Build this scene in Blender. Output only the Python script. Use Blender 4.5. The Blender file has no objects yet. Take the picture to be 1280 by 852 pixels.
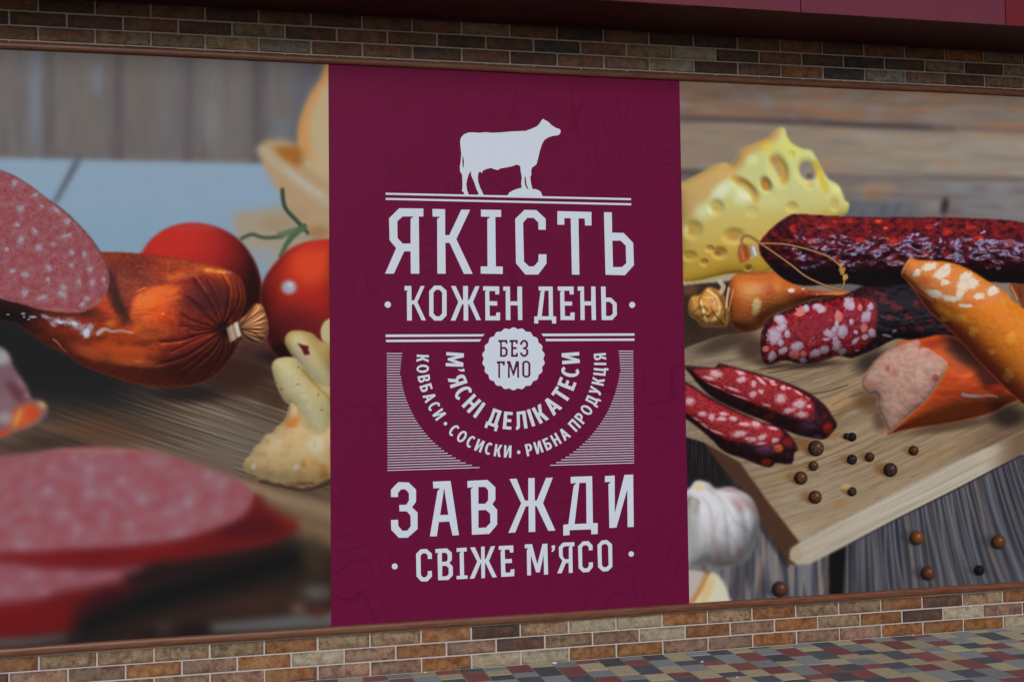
import bpy, bmesh, math, random
import numpy as np
from mathutils import Vector, Matrix
from mathutils.geometry import tessellate_polygon

# ------------------------------------------------------------------ camera
SC = bpy.context.scene
COL = SC.collection
YAW, PITCH, ROLL = 0.227272, 0.039916, -0.017829
CAM = np.array([0.96188, -5.501322, 1.38837])
FPX = 1400.0                                   # focal length in pixels of a 1280 wide frame
def cam_axes():
    cy, sy, cp, sp, cr, sr = math.cos(YAW), math.sin(YAW), math.cos(PITCH), math.sin(PITCH), math.cos(ROLL), math.sin(ROLL)
    fwd = np.array([sy*cp, cy*cp, sp]); right = np.array([cy, -sy, 0.0]); up = np.cross(right, fwd)
    return cr*right + sr*up, -sr*right + cr*up, fwd
RIGHT, UP, FWD = cam_axes()
cd = bpy.data.cameras.new('camera'); cam = bpy.data.objects.new('camera', cd); COL.objects.link(cam)
cd.sensor_width = 36.0; cd.lens = 36.0*FPX/1280.0; cd.clip_start = 0.05; cd.clip_end = 3000
m = Matrix(((RIGHT[0], UP[0], -FWD[0], CAM[0]), (RIGHT[1], UP[1], -FWD[1], CAM[1]), (RIGHT[2], UP[2], -FWD[2], CAM[2]), (0, 0, 0, 1)))
cam.matrix_world = m
SC.camera = cam

# ------------------------------------------------------------------ light: dull overcast day, soft low sun in front of the wall
SUN_EL, SUN_AZ = math.radians(29), math.radians(196)    # azimuth measured from +Y clockwise: the sun stands behind the photographer
w = bpy.data.worlds.new('World'); SC.world = w; w.use_nodes = True
nt = w.node_tree; bg = nt.nodes['Background']
sky = nt.nodes.new('ShaderNodeTexSky'); sky.sky_type = 'NISHITA'; sky.sun_disc = False
sky.sun_elevation = SUN_EL; sky.sun_rotation = SUN_AZ; sky.air_density = 1.0; sky.dust_density = 1.5; sky.ozone_density = 1.0
nt.links.new(sky.outputs[0], bg.inputs[0]); bg.inputs[1].default_value = 0.05
sd = bpy.data.lights.new('sun', 'SUN'); sd.energy = 1.5; sd.angle = math.radians(22); sd.color = (1.0, 0.975, 0.95)
so = bpy.data.objects.new('sun', sd); COL.objects.link(so)
sdir = Vector((math.sin(SUN_AZ)*math.cos(SUN_EL), math.cos(SUN_AZ)*math.cos(SUN_EL), math.sin(SUN_EL)))
so.rotation_euler = sdir.to_track_quat('Z', 'Y').to_euler(); so.location = sdir*20
SC.view_settings.view_transform = 'Standard'; SC.view_settings.look = 'None'
SC.view_settings.gamma = 1.0; SC.view_settings.use_curve_mapping = False
SC.view_settings.exposure = 0.22
PRINT_K = np.array([0.75, 0.75, 0.75])      # display value of a white that fills the print (ink colours below are given as photographed values)

# ------------------------------------------------------------------ helpers
def lin(c):
    c = np.asarray(c, dtype=np.float64)/255.0
    return np.where(c <= 0.04045, c/12.92, ((c+0.055)/1.055)**2.4)
def W(px, py, y=0.0):
    """point of the wall plane (at depth y) seen at photograph pixel px, py"""
    d = RIGHT*((px-640)/FPX) + UP*((426-py)/FPX) + FWD
    t = (y-CAM[1])/d[1]
    return CAM + t*d
def tag(o, label=None, cat=None, group=None, kind=None):
    if label: o['label'] = label
    if cat: o['category'] = cat
    if group: o['group'] = group
    if kind: o['kind'] = kind
    return o
def mesh_obj(name, verts, faces, mat, parent=None, smooth=False):
    me = bpy.data.meshes.new(name); me.from_pydata([tuple(map(float, v)) for v in verts], [], faces); me.update()
    if mat: me.materials.append(mat)
    if smooth: me.polygons.foreach_set('use_smooth', [True]*len(me.polygons))
    o = bpy.data.objects.new(name, me); COL.objects.link(o); o.parent = parent
    return o
def share(name, me, parent=None, loc=(0, 0, 0)):
    o = bpy.data.objects.new(name, me); COL.objects.link(o); o.parent = parent; o.location = loc
    return o
def empty(name, loc=(0, 0, 0)):
    o = bpy.data.objects.new(name, None); COL.objects.link(o); o.location = loc; o.empty_display_size = 0.1
    return o
def box(x0, x1, y0, y1, z0, z1):
    v = [(x0,y0,z0),(x1,y0,z0),(x1,y1,z0),(x0,y1,z0),(x0,y0,z1),(x1,y0,z1),(x1,y1,z1),(x0,y1,z1)]
    return v, [(0,3,2,1),(4,5,6,7),(0,1,5,4),(1,2,6,5),(2,3,7,6),(3,0,4,7)]
def nodes(name):
    mt = bpy.data.materials.new(name); mt.use_nodes = True
    n = mt.node_tree.nodes; l = mt.node_tree.links
    return mt, n, l, n['Principled BSDF']
def mix(n, l, fac, a, b, mode='MIX'):
    x = n.new('ShaderNodeMix'); x.data_type = 'RGBA'; x.blend_type = mode
    for s, v in ((x.inputs[0], fac), (x.inputs[6], a), (x.inputs[7], b)):
        if hasattr(v, 'is_linked') or hasattr(v, 'links'): l.new(v, s)
        elif isinstance(v, (int, float)): s.default_value = v
        else: s.default_value = (*v, 1) if len(v) == 3 else v
    return x.outputs[2]
def noise(n, l, vec, scale, detail=4, rough=0.6, dim='3D'):
    x = n.new('ShaderNodeTexNoise'); x.noise_dimensions = dim
    x.inputs['Scale'].default_value = scale; x.inputs['Detail'].default_value = detail; x.inputs['Roughness'].default_value = rough
    if vec is not None: l.new(vec, x.inputs['Vector'])
    return x.outputs[0]
def ramp(n, l, fac, stops):
    x = n.new('ShaderNodeValToRGB'); e = x.color_ramp.elements
    while len(e) < len(stops): e.new(0.5)
    for k, (p, c) in enumerate(stops):
        e[k].position = p; e[k].color = (*c, 1) if not isinstance(c, (int, float)) else (c, c, c, 1)
    l.new(fac, x.inputs[0])
    return x.outputs[0]
def mapped(n, l, scale=(1, 1, 1), loc=(0, 0, 0), per_object=False, rot=(0, 0, 0)):
    tc = n.new('ShaderNodeTexCoord'); mp = n.new('ShaderNodeMapping')
    mp.inputs['Scale'].default_value = scale; mp.inputs['Rotation'].default_value = rot
    l.new(tc.outputs['Object'], mp.inputs[0])
    if per_object:
        oi = n.new('ShaderNodeObjectInfo'); sc_ = n.new('ShaderNodeVectorMath'); sc_.operation = 'SCALE'
        cx = n.new('ShaderNodeCombineXYZ')
        for k in range(3): l.new(oi.outputs['Random'], cx.inputs[k])
        l.new(cx.outputs[0], sc_.inputs[0]); sc_.inputs['Scale'].default_value = 57.0
        ad = n.new('ShaderNodeVectorMath'); ad.operation = 'ADD'
        l.new(mp.outputs[0], ad.inputs[0]); l.new(sc_.outputs[0], ad.inputs[1])
        return ad.outputs[0], oi.outputs['Random']
    mp.inputs['Location'].default_value = loc
    return mp.outputs[0], None
def bump(n, l, bsdf, h, strength, dist):
    b = n.new('ShaderNodeBump'); b.inputs['Strength'].default_value = strength; b.inputs['Distance'].default_value = dist
    l.new(h, b.inputs['Height']); l.new(b.outputs[0], bsdf.inputs['Normal'])

# ------------------------------------------------------------------ materials of the wall and ground
def brick_material(name, base, light, dark, spots, amount=0.5):
    mt, n, l, p = nodes(name)
    v, r = mapped(n, l, per_object=True)
    c = ramp(n, l, noise(n, l, v, 26, 8, 0.78), [(0.38, dark), (0.5, base), (0.6, light)])
    c = mix(n, l, ramp(n, l, noise(n, l, v, 9, 5, 0.7), [(0.48, 0.0), (0.62, amount)]), c, spots)
    c = mix(n, l, ramp(n, l, noise(n, l, v, 150, 4, 0.75), [(0.45, 0.0), (0.7, 0.75)]), c, tuple(0.45*x for x in base))
    tc = n.new('ShaderNodeTexCoord'); sx = n.new('ShaderNodeSeparateXYZ'); l.new(tc.outputs['Object'], sx.inputs[0])
    e = []
    for ax, lim in (('X', 0.120), ('Z', 0.030)):
        ab = n.new('ShaderNodeMath'); ab.operation = 'ABSOLUTE'; l.new(sx.outputs[ax], ab.inputs[0])
        m1 = n.new('ShaderNodeMapRange'); l.new(ab.outputs[0], m1.inputs[0]); m1.inputs[1].default_value = lim-0.016; m1.inputs[2].default_value = lim; e.append(m1.outputs[0])
    mx = n.new('ShaderNodeMath'); mx.operation = 'MAXIMUM'; l.new(e[0], mx.inputs[0]); l.new(e[1], mx.inputs[1])
    ml = n.new('ShaderNodeMath'); ml.operation = 'MULTIPLY'; l.new(mx.outputs[0], ml.inputs[0]); l.new(ramp(n, l, noise(n, l, v, 16, 4, 0.7), [(0.42, 0.0), (0.6, 0.75)]), ml.inputs[1])
    c = mix(n, l, ml.outputs[0], c, tuple(0.4*q for q in dark))
    hs = n.new('ShaderNodeHueSaturation'); l.new(c, hs.inputs['Color'])
    mr = n.new('ShaderNodeMapRange'); l.new(r, mr.inputs[0]); mr.inputs[3].default_value = 0.82; mr.inputs[4].default_value = 1.2
    l.new(mr.outputs[0], hs.inputs['Value']); l.new(hs.outputs[0], p.inputs['Base Color'])
    p.inputs['Roughness'].default_value = 0.55; p.inputs['Specular IOR Level'].default_value = 0.35
    bump(n, l, p, noise(n, l, v, 110, 4, 0.7), 0.35, 0.004)
    return mt
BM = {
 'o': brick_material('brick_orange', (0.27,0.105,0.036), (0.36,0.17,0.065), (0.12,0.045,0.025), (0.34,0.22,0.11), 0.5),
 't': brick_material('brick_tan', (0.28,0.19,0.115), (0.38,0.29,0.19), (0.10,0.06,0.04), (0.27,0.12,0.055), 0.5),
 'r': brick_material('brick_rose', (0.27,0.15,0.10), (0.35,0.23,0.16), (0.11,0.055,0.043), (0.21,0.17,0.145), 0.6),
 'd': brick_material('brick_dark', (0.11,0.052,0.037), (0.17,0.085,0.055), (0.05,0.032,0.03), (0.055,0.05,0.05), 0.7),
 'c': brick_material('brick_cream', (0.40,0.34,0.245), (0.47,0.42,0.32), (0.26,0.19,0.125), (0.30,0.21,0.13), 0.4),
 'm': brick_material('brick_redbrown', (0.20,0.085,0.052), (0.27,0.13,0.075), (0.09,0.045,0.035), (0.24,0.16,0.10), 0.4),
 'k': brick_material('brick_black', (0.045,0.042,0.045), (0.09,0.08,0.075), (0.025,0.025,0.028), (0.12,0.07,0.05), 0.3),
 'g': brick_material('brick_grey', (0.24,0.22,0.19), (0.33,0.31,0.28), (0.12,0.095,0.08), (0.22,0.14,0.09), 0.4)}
def simple(name, col, rough=0.6, spec=0.3, var=0.12, scale=40, bmp=0.0, rot=(0,0,0), stretch=(1,1,1)):
    mt, n, l, p = nodes(name)
    v, _ = mapped(n, l, scale=stretch, rot=rot)
    f = noise(n, l, v, scale, 5, 0.65)
    c = ramp(n, l, f, [(0.25, tuple(x*(1-var) for x in col)), (0.75, tuple(min(1, x*(1+var)) for x in col))])
    l.new(c, p.inputs['Base Color']); p.inputs['Roughness'].default_value = rough; p.inputs['Specular IOR Level'].default_value = spec
    if bmp: bump(n, l, p, f, 0.5, bmp)
    return mt
M_GROUT = simple('grout', (0.56,0.50,0.47), 0.9, 0.1, 0.10, 60, 0.001)
M_RAIL = None
def rail_material():
    mt, n, l, p = nodes('wood_grain_trim')
    v, _ = mapped(n, l, scale=(0.9, 14, 14))
    c = ramp(n, l, noise(n, l, v, 9, 6, 0.65), [(0.3, (0.08,0.028,0.014)), (0.5, (0.155,0.056,0.028)), (0.7, (0.22,0.09,0.046))])
    v2, _ = mapped(n, l, scale=(0.6, 1, 1))
    c = mix(n, l, ramp(n, l, noise(n, l, v2, 2.5, 3), [(0.45, 0.0), (0.7, 0.5)]), c, (0.18,0.085,0.05))
    l.new(c, p.inputs['Base Color']); p.inputs['Roughness'].default_value = 0.42; p.inputs['Specular IOR Level'].default_value = 0.4
    return mt
M_RAIL = rail_material()
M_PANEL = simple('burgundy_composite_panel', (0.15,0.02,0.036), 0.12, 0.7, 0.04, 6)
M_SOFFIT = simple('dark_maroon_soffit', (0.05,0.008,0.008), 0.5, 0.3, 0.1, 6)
M_PANEL2 = simple('red_composite_panel', (0.16,0.012,0.018), 0.2, 0.4, 0.04, 6)
M_JOINT = simple('dark_panel_joint', (0.02,0.006,0.008), 0.8, 0.1)
def paver_material(name, col):
    mt, n, l, p = nodes(name)
    v, r = mapped(n, l, per_object=True)
    f = noise(n, l, v, 120, 5, 0.75)
    c = ramp(n, l, f, [(0.25, tuple(x*0.72 for x in col)), (0.5, col), (0.78, tuple(min(1, x*1.28) for x in col))])
    c = mix(n, l, ramp(n, l, noise(n, l, v, 14, 4, 0.7), [(0.5, 0.0), (0.85, 0.3)]), c, (0.27,0.25,0.22))
    hs = n.new('ShaderNodeHueSaturation'); l.new(c, hs.inputs['Color'])
    mr = n.new('ShaderNodeMapRange'); l.new(r, mr.inputs[0]); mr.inputs[3].default_value = 0.85; mr.inputs[4].default_value = 1.15
    l.new(mr.outputs[0], hs.inputs['Value']); l.new(hs.outputs[0], p.inputs['Base Color'])
    p.inputs['Roughness'].default_value = 0.8; p.inputs['Specular IOR Level'].default_value = 0.3
    bump(n, l, p, f, 0.5, 0.002)
    return mt
PM = [paver_material('paver_sand', (0.47,0.405,0.26)), paver_material('paver_blue_grey', (0.27,0.295,0.305)),
      paver_material('paver_slate', (0.092,0.107,0.125)), paver_material('paver_burgundy', (0.25,0.09,0.09))]
M_SANDJOINT = simple('joint_sand', (0.36,0.33,0.28), 0.95, 0.05, 0.25, 150, 0.002)
M_ASPHALT = simple('asphalt', (0.055,0.055,0.057), 0.9, 0.2, 0.3, 180, 0.004)

# ------------------------------------------------------------------ wall with its brick tiles
L, H = 0.25, 0.068433
JW, JH, TK = 0.0095, 0.0085, 0.006
ZB, ZT = 0.136174, 3.025039                 # course lines below and above the banner
ZS = 3.227                                  # underside of the sign box
XL, XR = -1.5, 7.0
wv, wf = box(XL, XR, 0.0, 0.30, -0.25, 4.6)
wall = mesh_obj('wall', wv, wf, M_GROUT); tag(wall, kind='structure')
def tile_mesh(name, wd, ht, mat, ch=0.0012):
    x, z = wd/2, ht/2
    v = [(-x,0,-z),(x,0,-z),(x,0,z),(-x,0,z), (-x,-TK+ch,-z),(x,-TK+ch,-z),(x,-TK+ch,z),(-x,-TK+ch,z),
         (-x+ch,-TK,-z+ch),(x-ch,-TK,-z+ch),(x-ch,-TK,z-ch),(-x+ch,-TK,z-ch)]
    f = [(8,9,10,11)] + [(a, (a+1) % 4, 4+(a+1) % 4, 4+a) for a in range(4)] + [(4+a, 4+(a+1) % 4, 8+(a+1) % 4, 8+a) for a in range(4)]
    me = bpy.data.meshes.new(name); me.from_pydata(v, [], f); me.update(); me.materials.append(mat)
    return me
TILES = {k: tile_mesh('brick', L-JW, H-JH, mt) for k, mt in BM.items()}
HALF = {}
rnd = random.Random(7)
def course(zc, off, kinds, first, pool, i0=-3, i1=24, ht=None):
    for i in range(i0, i1):
        j = i-first
        k = kinds[j] if 0 <= j < len(kinds) else rnd.choice(pool)
        if ht is None: me = TILES[k]
        else:
            key = (k, round(ht, 4))
            if key not in HALF: HALF[key] = tile_mesh('brick', L-JW, ht, BM[k])
            me = HALF[key]
        share('brick', me, wall, ((i+0.5+off)*L + rnd.uniform(-.0008, .0008), 0, zc + rnd.uniform(-.0006, .0006)))
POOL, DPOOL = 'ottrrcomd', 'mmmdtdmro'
course(ZB+0.5*H, 0, 'ottttottoodtcotottodto'.replace('oodt', 'odtc')[:22], -1, POOL)
course(ZB-0.5*H, -0.5, 'drrorocrord' + 'trcorotodcr', -1, POOL)
hc = ZB-H-0.5*JH                                          # the lowest course stands on the paving
course(hc/2+0.0005, 0, 'trotrorroccoorrorrooocg'[:22], -1, POOL, ht=hc-0.002)
course(ZB+1.5*H, -0.5, '', 0, POOL)                       # mostly hidden by the trim rail
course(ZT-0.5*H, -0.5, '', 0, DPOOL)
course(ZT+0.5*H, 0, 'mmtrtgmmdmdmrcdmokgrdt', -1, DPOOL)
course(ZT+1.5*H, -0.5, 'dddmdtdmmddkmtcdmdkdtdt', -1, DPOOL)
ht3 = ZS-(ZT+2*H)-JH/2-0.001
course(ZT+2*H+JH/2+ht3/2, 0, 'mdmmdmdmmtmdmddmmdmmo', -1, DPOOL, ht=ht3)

# the wall goes on in the same tiles past both ends of the banner (outside the photograph): one joined part
fv, ff, fm = [], [], []
KEYS = list(BM)
NC = round((ZT-ZB)/H); HC = (ZT-ZB)/NC
def field(x0, x1, z, ht, off):
    for i in range(int(x0/L)-2, int(x1/L)+3):
        a = max(x0, (i+off)*L+JW/2); b = min(x1, (i+1+off)*L-JW/2)
        if b-a < 0.02: continue
        me = TILES['t']; q = len(fv)
        for v in me.vertices:
            sx_ = v.co.x/((L-JW)/2); sz_ = v.co.z/((H-JH)/2)
            fv.append(((a+b)/2+sx_*(b-a)/2, v.co.y, z+sz_*ht/2))
        k_ = KEYS.index(rnd.choice(POOL))
        for p_ in me.polygons: ff.append(tuple(q+w for w in p_.vertices)); fm.append(k_)
for c_ in range(1, NC):
    z = ZB+(c_+0.5)*HC
    off = -0.5 if c_ % 2 else 0.0
    if c_ in (1, NC-1):
        field(6.01 if off == 0 else 5.885, XR, z, H-JH, off); field(XL, -0.76 if off == 0 else -0.885, z, H-JH, off)
    else:
        field(5.56, XR, z, H-JH, off); field(XL, -0.56, z, H-JH, off)
for z, ht, off in ((ZB+0.5*H, H-JH, 0), (ZB-0.5*H, H-JH, -0.5), (hc/2+0.0005, hc-0.002, 0), (ZT+0.5*H, H-JH, 0), (ZT+1.5*H, H-JH, -0.5), (ZT+2*H+JH/2+ht3/2, ht3, 0)):
    field((24+off)*L+JW/2, XR, z, ht, off); field(XL, (-3+off)*L-JW/2, z, ht, off)
fo = mesh_obj('brick_field', fv, ff, None, wall); fo['kind'] = 'stuff'
for k_ in KEYS: fo.data.materials.append(BM[k_])
fo.data.polygons.foreach_set('material_index', fm)

# ------------------------------------------------------------------ trim rails above and below the banner
def rail(name, z0, z1, label):
    prof = []
    n_ = 9
    for k in range(n_+1):
        a = math.pi*k/n_
        z = z0 + (z1-z0)*(0.5-0.5*math.cos(a)); y = -0.012 - 0.016*math.sin(a)**0.6
        prof.append((y, z))
    prof = [(-0.0002, z0)] + prof + [(-0.0002, z1)]
    xs = np.linspace(XL+0.9, 5.75, 40)
    v = []; f = []; q = len(prof)
    for i, x in enumerate(xs):
        dz = 0.0012*math.sin(x*1.7)+0.0008*math.sin(x*4.3)
        v += [(x, y, z+dz) for (y, z) in prof]
    for i in range(len(xs)-1):
        f += [(i*q+k, (i+1)*q+k, (i+1)*q+k+1, i*q+k+1) for k in range(q-1)]
    f += [tuple(range(q)), tuple(range((len(xs)-1)*q+q-1, (len(xs)-1)*q-1, -1))]
    # tiles stand proud of the mortar, the rail is fixed on top of them
    v = [(x, y-TK, z) for (x, y, z) in v]
    o = mesh_obj(name, v, f, M_RAIL, smooth=True)
    tag(o, label, 'trim rail', 'wooden trim rails of the banner')
rail('trim_rail', 2.9755, 3.0105, 'brown wood-grain trim rail along the top edge of the banner')
rail('trim_rail', 0.2105, 0.2515, 'brown wood-grain trim rail along the bottom edge of the banner')

# ------------------------------------------------------------------ sign box above: dark underside and panelled front
YF = -0.447
sb = empty('sign_box', (2.7, 0, ZS))
tag(sb, 'burgundy panelled sign box jutting out over the top of the brick wall', 'sign box')
def sub(name, x0, x1, y0, y1, z0, z1, mat, parent=sb):
    v, f = box(x0, x1, y0, y1, z0, z1)
    v = [(a-parent.location.x, b-parent.location.y, c-parent.location.z) for a, b, c in v]
    return mesh_obj(name, v, f, mat, parent)
sub('core', XL, XR, YF+0.01, -0.0002, ZS+0.004, 4.55, M_JOINT)
edges = [XL, -0.97, 0.19, 1.33, 2.48, 3.64, 4.81, 5.97, XR]
for a, b in zip(edges[:-1], edges[1:]):
    sub('front_panel', a+0.003, b-0.003, YF-0.004, YF+0.012, ZS-0.002, 4.56, M_PANEL2 if a == 4.81 else M_PANEL)

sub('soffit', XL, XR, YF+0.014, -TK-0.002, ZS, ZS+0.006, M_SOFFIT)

# ------------------------------------------------------------------ paving
ground_v, ground_f = box(-400, 400, -800, 0.25, -0.6, -0.06)
g = mesh_obj('ground', ground_v, ground_f, M_ASPHALT); tag(g, kind='structure')
pv, pf = box(XL-1, XR+1, -9, 0.02, -0.058, -0.003)
pavement = mesh_obj('pavement', pv, pf, M_SANDJOINT); tag(pavement, kind='structure')
PW = 0.118; GAP = 0.003
def paver_mesh(name, wd, ln, mat, ch=0.0016):
    x, y = wd/2, ln/2; z = 0.0
    v = [(-x,-y,-.02),(x,-y,-.02),(x,y,-.02),(-x,y,-.02), (-x,-y,z-ch*.6),(x,-y,z-ch*.6),(x,y,z-ch*.6),(-x,y,z-ch*.6),
         (-x+ch,-y+ch,z),(x-ch,-y+ch,z),(x-ch,y-ch,z),(-x+ch,y-ch,z)]
    f = [(8,9,10,11)] + [(a, (a+1) % 4, 4+(a+1) % 4, 4+a) for a in range(4)] + [(4+a, 4+(a+1) % 4, 8+(a+1) % 4, 8+a) for a in range(4)]
    return v, f
PME = {}
def vis(x, y):
    d = np.array([x, y, 0])-CAM; zc = d@FWD
    return zc > 0.1 and -60 < 640+FPX*(d@RIGHT)/zc < 1340 and 426-FPX*(d@UP)/zc < 900
rest_v, rest_f, rest_m = [], [], []
rp = random.Random(21)
last_col = []
npav = 0
x = 2.64-PW*35
while x < XR+0.9:
    y = -TK-0.006; prev = -1; prev2 = -1
    first = True; this_col = []
    while y > -8.9:
        ln = rp.choice((0.118, 0.118, 0.177, 0.177, 0.088, 0.14))
        if first: ln *= rp.uniform(.35, 1); first = False
        k = rp.choice([q for q in (0, 0, 0, 1, 1, 1, 2, 2, 3, 3, 3) if q != prev and (q != prev2 or rp.random() < .35) and not any(kk == q and min(ya, y)-max(yb, y-ln) > .35*ln for ya, yb, kk in last_col)] or [q for q in range(4) if q != prev])
        this_col.append((y, y-ln, k))
        prev2, prev = prev, k
        wd = PW-0.0055; le = ln-GAP
        cx, cyy = x+PW/2, y-ln/2
        dz = rp.uniform(-.0012, .0012)
        if vis(cx, y) and npav < 300 and y > -2:
            key = (k, round(le, 3))
            if key not in PME:
                v, f = paver_mesh('paver', wd, le, PM[k])
                me = bpy.data.meshes.new('paver'); me.from_pydata(v, [], f); me.materials.append(PM[k]); PME[key] = me
            o = share('paver', PME[key], pavement, (cx, cyy, dz)); npav += 1
            o.rotation_euler = (rp.uniform(-.004, .004), rp.uniform(-.006, .006), rp.uniform(-.006, .006))
        else:
            v, f = paver_mesh('paver', wd, le, None); b = len(rest_v)
            rest_v += [(a+cx, c+cyy, d+dz) for a, c, d in v]; rest_f += [tuple(i+b for i in q) for q in f]; rest_m += [k]*len(f)
        y -= ln
    last_col = this_col; x += PW
ro = mesh_obj('paving_field', rest_v, rest_f, None, pavement)
for q in PM: ro.data.materials.append(q)
ro.data.polygons.foreach_set('material_index', rest_m); ro['kind'] = 'stuff'

# ------------------------------------------------------------------ the printed photographs: painted inks, computed here texel by texel
YP = -TK-0.012           # front face of the banner
PZ0, PZ1 = 0.236, 2.986
rs = np.random.RandomState(5)
TAB = rs.rand(256, 256).astype(np.float32)
GX, GY = np.cos(TAB*2*np.pi).astype(np.float32), np.sin(TAB*2*np.pi).astype(np.float32)
def vnoise(x, y, seed=0):
    x = x+seed*13.37; y = y+seed*7.11
    xf, yf = np.floor(x), np.floor(y); xi = xf.astype(np.int32); yi = yf.astype(np.int32)
    fx = (x-xf).astype(np.float32); fy = (y-yf).astype(np.float32)
    sx = fx*fx*(3-2*fx); sy = fy*fy*(3-2*fy)
    def g(a, b):
        j, i = (yi+b) & 255, (xi+a) & 255
        return GX[j, i]*(fx-a)+GY[j, i]*(fy-b)
    n_ = (g(0,0)*(1-sx)+g(1,0)*sx)*(1-sy) + (g(0,1)*(1-sx)+g(1,1)*sx)*sy
    return .5+.85*n_
def fbm(x, y, o=4, seed=0, g=0.55):
    s = 0; a = 1; n_ = 0
    for k in range(o):
        s = s + a*(vnoise(x*2**k, y*2**k, seed+k*7)-.5); n_ += a*a; a *= g
    return .5+s/math.sqrt(n_)
def blur(a, r):
    """three box passes of radius r texels"""
    r = int(round(r))
    if r < 1: return a
    for ax in (0, 1):
        for _ in range(3):
            pad = [(0, 0), (0, 0)]; pad[ax] = (r+1, r)
            c = np.cumsum(np.pad(a, pad, mode='edge'), axis=ax, dtype=np.float64)
            n_ = a.shape[ax]
            hi = np.take(c, np.arange(2*r+1, 2*r+1+n_), axis=ax); lo = np.take(c, np.arange(0, n_), axis=ax)
            a = ((hi-lo)/(2*r+1)).astype(np.float32)
    return a
def spline(pts, closed=True, n_=7):
    p = np.array(pts, float); N = len(p); out = []
    for i in range(N if closed else N-1):
        if closed: a, b, c, d = p[(i-1) % N], p[i], p[(i+1) % N], p[(i+2) % N]
        else: a, b, c, d = p[max(i-1, 0)], p[i], p[i+1], p[min(i+2, N-1)]
        for t in np.linspace(0, 1, n_, endpoint=False):
            out.append(0.5*((2*b)+(c-a)*t+(2*a-5*b+4*c-d)*t*t+(3*b-a-3*c+d)*t**3))
    if not closed: out.append(p[-1])
    return np.array(out)
def cz(x0, y0, s, pts): return [(x0+a/s, y0+b/s) for a, b in pts]
class Canvas:
    def __init__(c, X0, X1, t):
        c.X0, c.X1, c.t = X0, X1, t
        c.w = int((X1-X0)/t); c.h = int((PZ1-PZ0)/t)
        X = X0+(np.arange(c.w)+.5)*(X1-X0)/c.w; Z = PZ0+(np.arange(c.h)+.5)*(PZ1-PZ0)/c.h
        X, Z = np.meshgrid(X, Z)
        dx, dy, dz = X-CAM[0], YP-CAM[1], Z-CAM[2]
        zc = dx*FWD[0]+dy*FWD[1]+dz*FWD[2]
        c.x = (640+FPX*(dx*RIGHT[0]+dy*RIGHT[1]+dz*RIGHT[2])/zc).astype(np.float32)
        c.y = (426-FPX*(dx*UP[0]+dy*UP[1]+dz*UP[2])/zc).astype(np.float32)
        c.img = np.zeros((c.h, c.w, 3), np.float32); c.clip = None
        c.ppt = abs(float(c.x[0, 1]-c.x[0, 0]))       # photo pixels per texel
    def win(c, x0, x1, y0, y1):
        p0, p1 = c.proj(x0, y0), c.proj(x1, y1); p2, p3 = c.proj(x0, y1), c.proj(x1, y0)
        us = [p[0] for p in (p0, p1, p2, p3)]; vs = [p[1] for p in (p0, p1, p2, p3)]
        a = max(0, int(min(us))-2); b = min(c.w, int(max(us))+3); d = max(0, int(min(vs))-2); e = min(c.h, int(max(vs))+3)
        return (slice(d, max(d, e)), slice(a, max(a, b)))
    def proj(c, px, py):
        q = W(px, py, YP); return (q[0]-c.X0)/(c.X1-c.X0)*c.w, (q[2]-PZ0)/(PZ1-PZ0)*c.h
    def put(c, w_, a, col):
        if a.size == 0: return
        if c.clip is not None: a = a*c.clip[w_]
        col = np.asarray(col, np.float32)
        c.img[w_] += (col-c.img[w_])*a[..., None]
    def mask(c, pts, feather=0.8, smooth=True):
        P = spline(pts) if smooth else np.array(pts, float)
        pad = feather*3+4
        w_ = c.win(P[:,0].min()-pad, P[:,0].max()+pad, P[:,1].min()-pad, P[:,1].max()+pad)
        x, y = c.x[w_], c.y[w_]
        ins = np.zeros(x.shape, bool)
        if x.size:
            for (ax, ay), (bx, by) in zip(P, np.roll(P, -1, 0)):
                if ay == by: continue
                ins ^= ((ay > y) != (by > y)) & (x < ((bx-ax)/(by-ay))*(y-ay)+ax)
        a = ins.astype(np.float32)
        r = feather/c.ppt/1.7
        a = blur(a, max(1, r)) if a.size else a
        return w_, a
    def shape(c, pts, col, feather=0.8, alpha=1.0, smooth=True):
        w_, a = c.mask(pts, feather, smooth); c.put(w_, a*alpha, col); return w_, a
    def begin(c, pts, col, feather=0.8, smooth=True):
        """paint a shape and clip what follows to it"""
        w_, a = c.shape(pts, col, feather, 1.0, smooth)
        m_ = np.zeros((c.h, c.w), np.float32); m_[w_] = a; c.clip = m_; return w_
    def end(c): c.clip = None
    def blob(c, x, y, rx, ry, col, alpha=1.0, soft=1.0, rot=0.0, wob=0.0):
        R_ = max(rx, ry)*1.25+2
        w_ = c.win(x-R_, x+R_, y-R_, y+R_)
        dx, dy = c.x[w_]-x, c.y[w_]-y
        ca, sa = math.cos(math.radians(rot)), math.sin(math.radians(rot))
        u, v = (dx*ca+dy*sa)/rx, (-dx*sa+dy*ca)/ry
        r = np.sqrt(u*u+v*v)
        if wob: r = r+wob*(fbm(c.x[w_]/4.0+x, c.y[w_]/4.0+y, 2, 3)-.5)
        k = np.clip((1.0-r)/max(soft, .02) + 0.5, 0, 1) if soft < .6 else np.clip(1.3*(1.0-r)/soft, 0, 1)
        c.put(w_, alpha*k*k*(3-2*k), col)
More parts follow.
